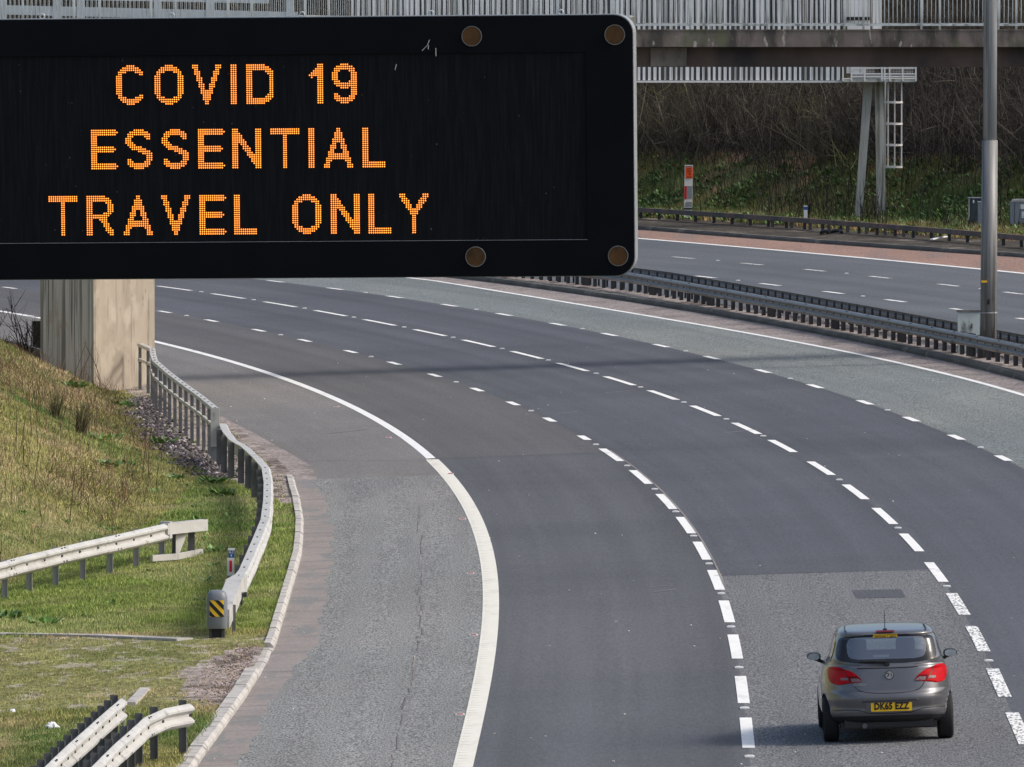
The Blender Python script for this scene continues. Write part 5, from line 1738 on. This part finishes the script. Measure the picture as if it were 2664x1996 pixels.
def rear(x, z):
    w, yr, yf, n = sl(z)
    Lh = (yf - yr) / 2
    q = min(abs(x) / w, .9995)
    return (yr + yf) / 2 - Lh * (1 - q ** n) ** (1 / n)
zs = []
for a, b in zip(SL[:-1], SL[1:]):
    k_ = max(1, int((b[0] - a[0]) / .025))
    zs += [a[0] + (b[0] - a[0]) * i / k_ for i in range(k_)]
zs.append(SL[-1][0])
def to_z(X, Y):
    x = (X - 893) / ZS
    z = (1390 - Y) / ZS + .045
    for _ in range(5):
        z = (1390 - Y) / ZS + .075 * (.72 - rear(x, max(min(z, 1.49), SL[0][0])))
    return x, z
def interp_rows(rows, N=12):
    """rows of (Y, X left, X right) -> smooth set"""
    rows = sorted(rows)
    Ys = [r_[0] for r_ in rows]
    out = []
    for i in range(N + 1):
        Y = Ys[0] + (Ys[-1] - Ys[0]) * i / N
        out.append((Y, float(np.interp(Y, Ys, [r_[1] for r_ in rows])), float(np.interp(Y, Ys, [r_[2] for r_ in rows]))))
    return out
def skin_patch(rows, off, N=14, K=16, cx=0):
    rows = interp_rows(rows, N)
    m = MB()
    vs, fs = [], []
    for Y, xa_, xb_ in rows:
        for j in range(K + 1):
            x, z = to_z(xa_ + (xb_ - xa_) * j / K, Y)
            e = .004
            y = rear(x, z)
            nx_ = -(rear(x + e, z) - rear(x - e, z)) / (2 * e)
            nz_ = -(rear(x, z + e) - rear(x, z - e)) / (2 * e)
            v = Vector((nx_, 1, nz_)).normalized() * -1
            if v.y > 0:
                v = -v
            vs.append(Vector((x, y, z)) + v * off)
    for i in range(N):
        for j in range(K):
            q = i * (K + 1) + j
            fs.append((q, q + K + 1, q + K + 2, q + 1))
    return m.add(vs, fs)
def mirror_rows(rows, c=897):
    return [(Y, 2 * c - b, 2 * c - a) for Y, a, b in rows]
# body shell: an opening is left behind the rear glass
NA = 96
glass_rows = [(401, 600, 1190), (408, 552, 1238), (425, 524, 1262), (470, 508, 1275), (540, 512, 1270), (585, 524, 1252), (605, 550, 1225), (616, 620, 1150)]
gz_hi, gz_lo = to_z(893, 404)[1], to_z(893, 612)[1]
vs, fs = [], []
angs = [2 * math.pi * (i + .5) / NA for i in range(NA)]
for z in zs:
    w, yr, yf, n = sl(z)
    Lh, yc = (yf - yr) / 2, (yf + yr) / 2
    nf = 2.6 if z > .3 else n
    for a in angs:
        ca, sa = math.cos(a), math.sin(a)
        nn = n
        e = 2 / nn
        # arc-length friendlier parameterisation near the tail
        x = w * math.copysign(abs(ca) ** e, ca)
        y = Lh * math.copysign(abs(sa) ** e, sa)
        if sa > 0:
            y = Lh * (1 - abs(x / w) ** 2.8) ** (1 / 2.8) if abs(x / w) < 1 else 0
        vs.append((x, yc + y, z))
for i in range(len(zs) - 1):
    for j in range(NA):
        j2 = (j + 1) % NA
        q = (i * NA + j, i * NA + j2, (i + 1) * NA + j2, (i + 1) * NA + j)
        cz_ = (zs[i] + zs[i + 1]) / 2
        cx_ = sum(vs[t_][0] for t_ in q) / 4
        cy_ = sum(vs[t_][1] for t_ in q) / 4
        if gz_lo + .01 < cz_ < gz_hi - .01 and cy_ < .9 and abs(cx_) < .50:
            continue
        if 1.06 < cz_ < 1.42 and cy_ > 2.0 and abs(cx_) < .60:
            continue
        if 1.10 < cz_ < 1.38 and .85 < cy_ < 2.15 and abs(cx_) > .45:
            continue
        fs.append(q)
fs.append(tuple((len(zs) - 1) * NA + j for j in range(NA)))
fs.append(tuple(range(NA))[::-1])
body = MB().add(vs, fs).build('body', 'car_paint', car, smooth=True, origin=Zero)
# wheel arches cut out of the shell
me0 = body.data
cut = MB()
for yw in (.72, 3.23):
    for sgn in (-1, 1):
        ring_ = [(yw + .345 * math.cos(2 * math.pi * i / 24), .31 + .345 * math.sin(2 * math.pi * i / 24)) for i in range(24)]
        o = [(sgn * 1.1, a, b) for a, b in ring_] + [(sgn * .60, a, b) for a, b in ring_]
        f_ = [(i, (i + 1) % 24, (i + 1) % 24 + 24, i + 24) for i in range(24)] + [tuple(range(24))[::-1], tuple(range(24, 48))]
        if sgn < 0:
            f_ = [q[::-1] for q in f_]
        cut.add(o, f_)
cme = bpy.data.meshes.new('cut')
cme.from_pydata(cut.v, [], cut.f)
cme.materials.append(M['car_black'])
cob = bpy.data.objects.new('cut', cme)
COL.objects.link(cob)
cob.parent = car
md = body.modifiers.new('arch', 'BOOLEAN')
md.object = cob
md.operation = 'DIFFERENCE'
md.solver = 'FAST'
try:
    bpy.context.view_layer.update()
    dg = bpy.context.evaluated_depsgraph_get()
    nm = bpy.data.meshes.new_from_object(body.evaluated_get(dg))
    if len(nm.polygons) > 500:
        body.modifiers.clear()
        body.data = nm
    else:
        body.modifiers.clear()
except Exception:
    body.modifiers.clear()
bpy.data.objects.remove(cob)
# glass and its dark surround
rw = [(379, 700, 1090), (383, 520, 1262), (392, 470, 1318), (410, 440, 1342), (450, 424, 1354), (500, 410, 1364), (560, 402, 1372), (600, 412, 1366), (622, 438, 1342), (638, 520, 1262), (648, 620, 1160), (652, 700, 1080)]
rwi = interp_rows(rw, 30)
gli = interp_rows(glass_rows, 30)
m = MB()
def bound(rows, K=14):
    """closed outline of a row shape, same number of points for any shape"""
    rs = interp_rows(rows, 30)
    out = [(r_[2], r_[0]) for r_ in rs]
    out += [(rs[-1][2] + (rs[-1][1] - rs[-1][2]) * i / K, rs[-1][0]) for i in range(1, K)]
    out += [(r_[1], r_[0]) for r_ in reversed(rs)]
    out += [(rs[0][1] + (rs[0][2] - rs[0][1]) * i / K, rs[0][0]) for i in range(1, K)]
    return out
A1, A2 = bound(rw), bound(glass_rows)
vs, fs = [], []
NR = 4
for t_ in range(NR + 1):
    for (xa_, ya_), (xb_, yb_) in zip(A1, A2):
        X, Y = xa_ + (xb_ - xa_) * t_ / NR, ya_ + (yb_ - ya_) * t_ / NR
        x, z = to_z(X, Y)
        vs.append((x, rear(x, z) - .007, z))
nA = len(A1)
for t_ in range(NR):
    for i in range(nA):
        fs.append((t_ * nA + i, t_ * nA + (i + 1) % nA, (t_ + 1) * nA + (i + 1) % nA, (t_ + 1) * nA + i))
win = m.add(vs, fs).build('rear_window', 'glass_frit', car, smooth=True, origin=Zero)
skin_patch(glass_rows, .004, 16, 20).build('glass', 'window_glass', win, smooth=True, origin=Zero)
# inside
MB().box((0, 1.9, .62), (1.3, 1.9, .7)).build('cabin_floor', 'car_black', car, origin=Zero)
MB().add([(-.64, 3.02, 1.04), (.64, 3.02, 1.04), (.60, 2.14, 1.44), (-.60, 2.14, 1.44)], [(0, 1, 2, 3)]).build('windscreen', 'window_glass', car, origin=Zero)
MB().box((0, 2.6, .93), (1.35, .5, .16)).build('dashboard', 'seat', car, origin=Zero)
MB().add([(-.62, .36, .97), (.62, .36, .97), (.60, .85, 1.0), (-.60, .85, 1.0)], [(0, 1, 2, 3)]).build('parcel_shelf', 'seat', car, origin=Zero)
for xc_ in (-.37, .29):
    st = MB().prism(rrect(xc_ - .23, xc_ + .23, .60, 1.12, .08), 1.55, 1.65).build('front_seat', 'seat', car, origin=Zero)
    MB().prism(rrect(xc_ - .13, xc_ + .13, 1.03, 1.375, .115), 1.50, 1.60).build('headrest', 'seat', st, origin=Zero)
MB().prism(rrect(-.6, .6, .60, 1.09, .05), .9, 1.0).build('rear_seat', 'seat', car, origin=Zero)
# side windows
for sgn in (-1, 1):
    vs, fs = [], []
    yy = [.62, .9, 1.3, 1.75, 2.1, 2.4]
    for y in yy:
        zl, zh = 1.07 + (.02 if y < .8 else -.03 * (y - .8)), min(1.42 - max(0, .9 - y) * .25 - max(0, y - 1.9) * .55, 1.42)
        for t_ in range(6):
            z = zl + (zh - zl) * t_ / 5
            w, yr, yf, n = sl(z)
            Lh, yc = (yf - yr) / 2, (yf + yr) / 2
            q = min(1, abs(y - yc) / Lh)
            nn = n if y < yc else 2.8
            vs.append((sgn * (w * (1 - q ** nn) ** (1 / nn) + .006), y, z))
    for i in range(len(yy) - 1):
        for j in range(5):
            q = i * 6 + j
            fs.append((q, q + 1, q + 7, q + 6))
    MB().add(vs, fs).build('side_window', 'window_glass', car, smooth=True, origin=Zero)
# lights
ll = [(676, 352, 392), (690, 334, 452), (705, 331, 490), (730, 330, 548), (760, 333, 592), (785, 337, 618), (805, 343, 634), (822, 352, 645), (833, 362, 640), (840, 378, 530), (852, 408, 448)]
for sgn in (0, 1):
    rows_ = mirror_rows(ll) if sgn else ll
    tl = skin_patch(rows_, .012, 20, 22).build('tail_light', 'lamp_red', car, smooth=True, origin=Zero)
    sub = [(788, 445, 505), (796, 448, 512), (812, 452, 520)]
    s2 = [(796, 538, 602), (806, 540, 620), (822, 545, 640), (830, 548, 636)]
    s3 = [(697, 460, 465), (740, 476, 482), (790, 505, 511), (836, 526, 532)]
    s4 = [(778, 520, 600), (800, 525, 628), (830, 530, 642)]
    for rws, mt, off, nm_ in ((s4, 'lamp_red_dark', .0145, 'lens_section'), (sub, 'lamp_clear', .016, 'lens_section'), (s2, 'lamp_clear', .016, 'reversing_lens'), (s3, 'car_black', .015, 'lens_seam')):
        rws = mirror_rows(rws) if sgn else rws
        skin_patch(rws, off, 6, 6).build(nm_, mt, tl, smooth=True, origin=Zero)
skin_patch([(350, 798, 972), (367, 798, 972)], .02, 3, 8).build('high_brake_light', 'lamp_red_dark', car, origin=Zero)
stk = skin_patch([(380, 768, 1000), (392, 764, 1004), (409, 766, 1002)], .014, 4, 8).build('window_sticker', 'plate_yellow', car, origin=Zero)
# seams and creases as fine dark tubes on the skin
def skin_line(pts, r_, name, mat='car_black', off=.0):
    P_ = []
    for (a, b), (c_, d_) in zip(pts[:-1], pts[1:]):
        for i in range(6):
            P_.append((a + (c_ - a) * i / 6, b + (d_ - b) * i / 6))
    P_.append(pts[-1])
    q = []
    for X, Y in P_:
        x, z = to_z(X, Y)
        q.append((x, rear(x, z) - off, z))
    return MB().tube(q, r_, 6).build(name, mat, car, smooth=True, origin=Zero)
skin_patch([(1158, 345, 1445), (1200, 372, 1418), (1236, 440, 1350)], .006, 8, 20).build('lower_bumper', 'car_black', car, smooth=True, origin=Zero)
skin_line([(556, 838), (580, 880), (612, 912), (680, 934), (780, 944), (900, 947), (1020, 944), (1120, 932), (1190, 910), (1222, 878), (1246, 832)], .0055, 'tailgate_seam')
skin_line([(600, 697), (700, 700), (897, 702), (1090, 700), (1195, 695)], .007, 'tailgate_crease')
skin_line([(422, 640), (500, 660), (640, 672)], .003, 'tailgate_seam')
skin_line([(1372, 636), (1290, 660), (1150, 672)], .003, 'tailgate_seam')
skin_line([(640, 1024), (760, 1018), (1000, 1018), (1180, 1014)], .008, 'bumper_recess')
skin_line([(352, 1098), (480, 1096), (600, 1102), (660, 1118), (700, 1136), (897, 1142), (1110, 1134), (1170, 1112), (1230, 1096), (1330, 1086), (1440, 1082)], .006, 'bumper_crease')
MB().add([(a, rear(a, b) - .006, b) for a, b in ((-.31, to_z(893, 1030)[1]), (.31, to_z(893, 1030)[1]), (.31, to_z(893, 1122)[1]), (-.31, to_z(893, 1122)[1]))], [(0, 3, 2, 1)]).build('plate_recess', 'car_paint', car, origin=Zero)
zpa, zpb = to_z(916, 1118)[1], to_z(916, 1031)[1]
xpa, xpb = (720 - 893) / ZS, (1112 - 893) / ZS
ypl = rear(.0, .5) - .022
np_ = MB().prism(rrect(xpa, xpb, zpa, zpb, .012), ypl, ypl + .012).build('number_plate', 'plate_yellow', car, origin=Zero)
text('DK65 EZZ', ((xpa + xpb) / 2, ypl - .004, (zpa + zpb) / 2 + .004), .125, 'black', np_, 'plate_lettering', xs=.80, ext=.0015, bold=.005, space=1.06)
xk, zk = to_z(884, 394)
text('Arnold Clark', (xk, rear(xk, zk) - .020, zk - .003), .046, 'black', stk, 'sticker_lettering', xs=1.15, bold=.003)
# badge
xb_, zb_ = to_z(906, 770)
yb_ = rear(xb_, zb_) - .006
bd = MB()
n = 26
bd.add([(xb_ + .056 * math.cos(2 * math.pi * i / n), yb_ - .008, zb_ + .056 * math.sin(2 * math.pi * i / n)) for i in range(n)], [tuple(range(n))])
bo = bd.build('badge', 'chrome', car, origin=Zero)
m = MB()
m.tube([(xb_ + .056 * math.cos(a), yb_ - .008, zb_ + .056 * math.sin(a)) for a in np.linspace(0, 2 * math.pi, 27)], .0055, 8)
m.build('badge_ring', 'car_black', bo, origin=Zero)
m = MB()
m.tube([(xb_ - .042, yb_ - .010, zb_ + .020), (xb_ - .018, yb_ - .010, zb_ + .026), (xb_ - .004, yb_ - .010, zb_ + .004), (xb_ - .020, yb_ - .010, zb_ - .016), (xb_ - .034, yb_ - .010, zb_ - .020)], [.006, .009, .010, .009, .005], 6)
m.tube([(xb_ + .002, yb_ - .010, zb_ + .030), (xb_ + .026, yb_ - .010, zb_ + .018), (xb_ + .034, yb_ - .010, zb_ - .006), (xb_ + .018, yb_ - .010, zb_ - .030)], [.003, .006, .007, .004], 6)
m.build('badge_emblem', 'car_black', bo, origin=Zero)
xk, zk = to_z(622, 856)
text('CORSA', (xk, rear(xk, zk) - .012, zk), .045, 'chrome', car, 'model_lettering', xs=1.2)
# wiper, aerial, roof seams
w1, w2 = to_z(612, 636), to_z(905, 640)
m = MB()
m.tube([(w1[0], rear(*w1) - .02, w1[1]), ((w1[0] + w2[0]) / 2, rear(0, w1[1]) - .035, w1[1] + .006), (w2[0] - .02, rear(*w2) - .035, w2[1] + .004)], [.007, .014, .018], 8)
m.box((w2[0] - .02, rear(*w2) - .02, w2[1] - .015), (.06, .05, .06))
m.build('rear_wiper', 'car_black', car, origin=Zero)
ax = (880 - 893) / ZS + .012
m = MB().box((ax, .66, 1.495), (.05, .12, .035)).tube([(ax, .66, 1.50), (ax - .003, .66, 1.76)], [.006, .0035], 8)
m.build('roof_aerial', 'car_black', car, origin=Zero)
for sgn in (-1, 1):
    MB().tube([(sgn * .535, .56, 1.490), (sgn * .552, .66, 1.502), (sgn * .545, .95, 1.518), (sgn * .535, 1.3, 1.522)], .009, 6).build('roof_seam', 'car_black', car, origin=Zero)
# mirrors and handles
for sgn, xm in ((-1, -.945), (1, .925)):
    m = MB()
    vs, fs = [], []
    n = 18
    for i in range(6):
        t_ = i / 5
        rr = math.sin(math.pi * (.12 + .82 * t_) ** .8)
        for k_ in range(n):
            a = 2 * math.pi * k_ / n
            ex, ez = math.cos(a), math.sin(a)
            x = xm + sgn * .0 + (.092 if ex * sgn > 0 else .098) * math.copysign(abs(ex) ** .8, ex) * min(1, rr * 1.2)
            z = 1.055 + (.058 if ez > 0 else .06 - .02 * (ex * sgn > 0)) * math.copysign(abs(ez) ** .8, ez) * min(1, rr * 1.2)
            vs.append((x, 2.16 + .16 * t_, z))
    for i in range(5):
        for k_ in range(n):
            fs.append((i * n + k_, i * n + (k_ + 1) % n, (i + 1) * n + (k_ + 1) % n, (i + 1) * n + k_))
    fs.append(tuple(5 * n + k_ for k_ in range(n)))
    fs.append(tuple(range(n)))
    mo = m.add(vs, fs).build('door_mirror', 'car_black', car, smooth=True, origin=Zero)
    g_ = MB().add([(v_[0] * 0 + xm + (v_[0] - xm) * .98, 2.152, 1.055 + (v_[2] - 1.055) * .98) for v_ in vs[:n]], [tuple(range(n))[::-1]])
    g_ = MB()
    n2_ = 20
    g_.add([(xm + .078 * math.copysign(abs(math.cos(2 * math.pi * i / n2_)) ** .75, math.cos(2 * math.pi * i / n2_)), 2.150,
             1.056 + .046 * math.copysign(abs(math.sin(2 * math.pi * i / n2_)) ** .75, math.sin(2 * math.pi * i / n2_))) for i in range(n2_)], [tuple(range(n2_))])
    g_.build('mirror_glass', 'mirror_glass', mo, origin=Zero)
    MB().bar((xm - sgn * .05, 2.22, 1.01), (sgn * .76, 2.25, .95), .05, .045).build('mirror_arm', 'car_black', mo, origin=Zero)
    MB().box((sgn * .925, 1.35, .90), (.03, .16, .028)).build('door_handle', 'chrome', car, origin=Zero)
# wheels
def wheel(x, y):
    rr, ww = .305, .21
    sgn = 1 if x > 0 else -1
    n = 36
    pr_ = [(-.5 * ww, .20), (-.5 * ww, .275), (-.42 * ww, .30), (-.3 * ww, .305), (.3 * ww, .305), (.42 * ww, .30), (.5 * ww, .275), (.5 * ww, .20)]
    vs, fs = [], []
    for i in range(n):
        a = 2 * math.pi * i / n
        for u, r_ in pr_:
            vs.append((x + u, y + r_ * math.cos(a), .305 + r_ * math.sin(a)))
    k_ = len(pr_)
    for i in range(n):
        for j in range(k_ - 1):
            fs.append((i * k_ + j, ((i + 1) % n) * k_ + j, ((i + 1) % n) * k_ + j + 1, i * k_ + j + 1))
    t_ = MB().add(vs, fs).build('wheel', 'tyre', car, smooth=True, origin=Zero)
    m = MB()
    xo = x + sgn * ww * .40
    m.add([(xo, y + .2 * math.cos(2 * math.pi * i / n), .305 + .2 * math.sin(2 * math.pi * i / n)) for i in range(n)], [tuple(range(n))])
    m.add([(x - sgn * ww * .4, y + .2 * math.cos(2 * math.pi * i / n), .305 + .2 * math.sin(2 * math.pi * i / n)) for i in range(n)], [tuple(range(n))])
    m.build('wheel_rim', 'rim', t_, origin=Zero)
for x in (-.775, .775):
    for y in (.72, 3.23):
        wheel(x, y)
MB().box((0, 2.0, .23), (1.3, 3.4, .10)).build('underbody', 'car_black', car, origin=Zero)
MB().box((0, .35, .27), (1.2, .3, .12)).build('rear_valance', 'car_black', car, origin=Zero)
MB().tube([(-.33, .16, .235), (-.33, .6, .235)], .035, 12).build('exhaust_pipe', 'metal_post', car, origin=Zero)
MB().bar((-.72, .72, .30), (.72, .72, .30), .08, .08).build('rear_axle', 'car_black', car, origin=Zero)
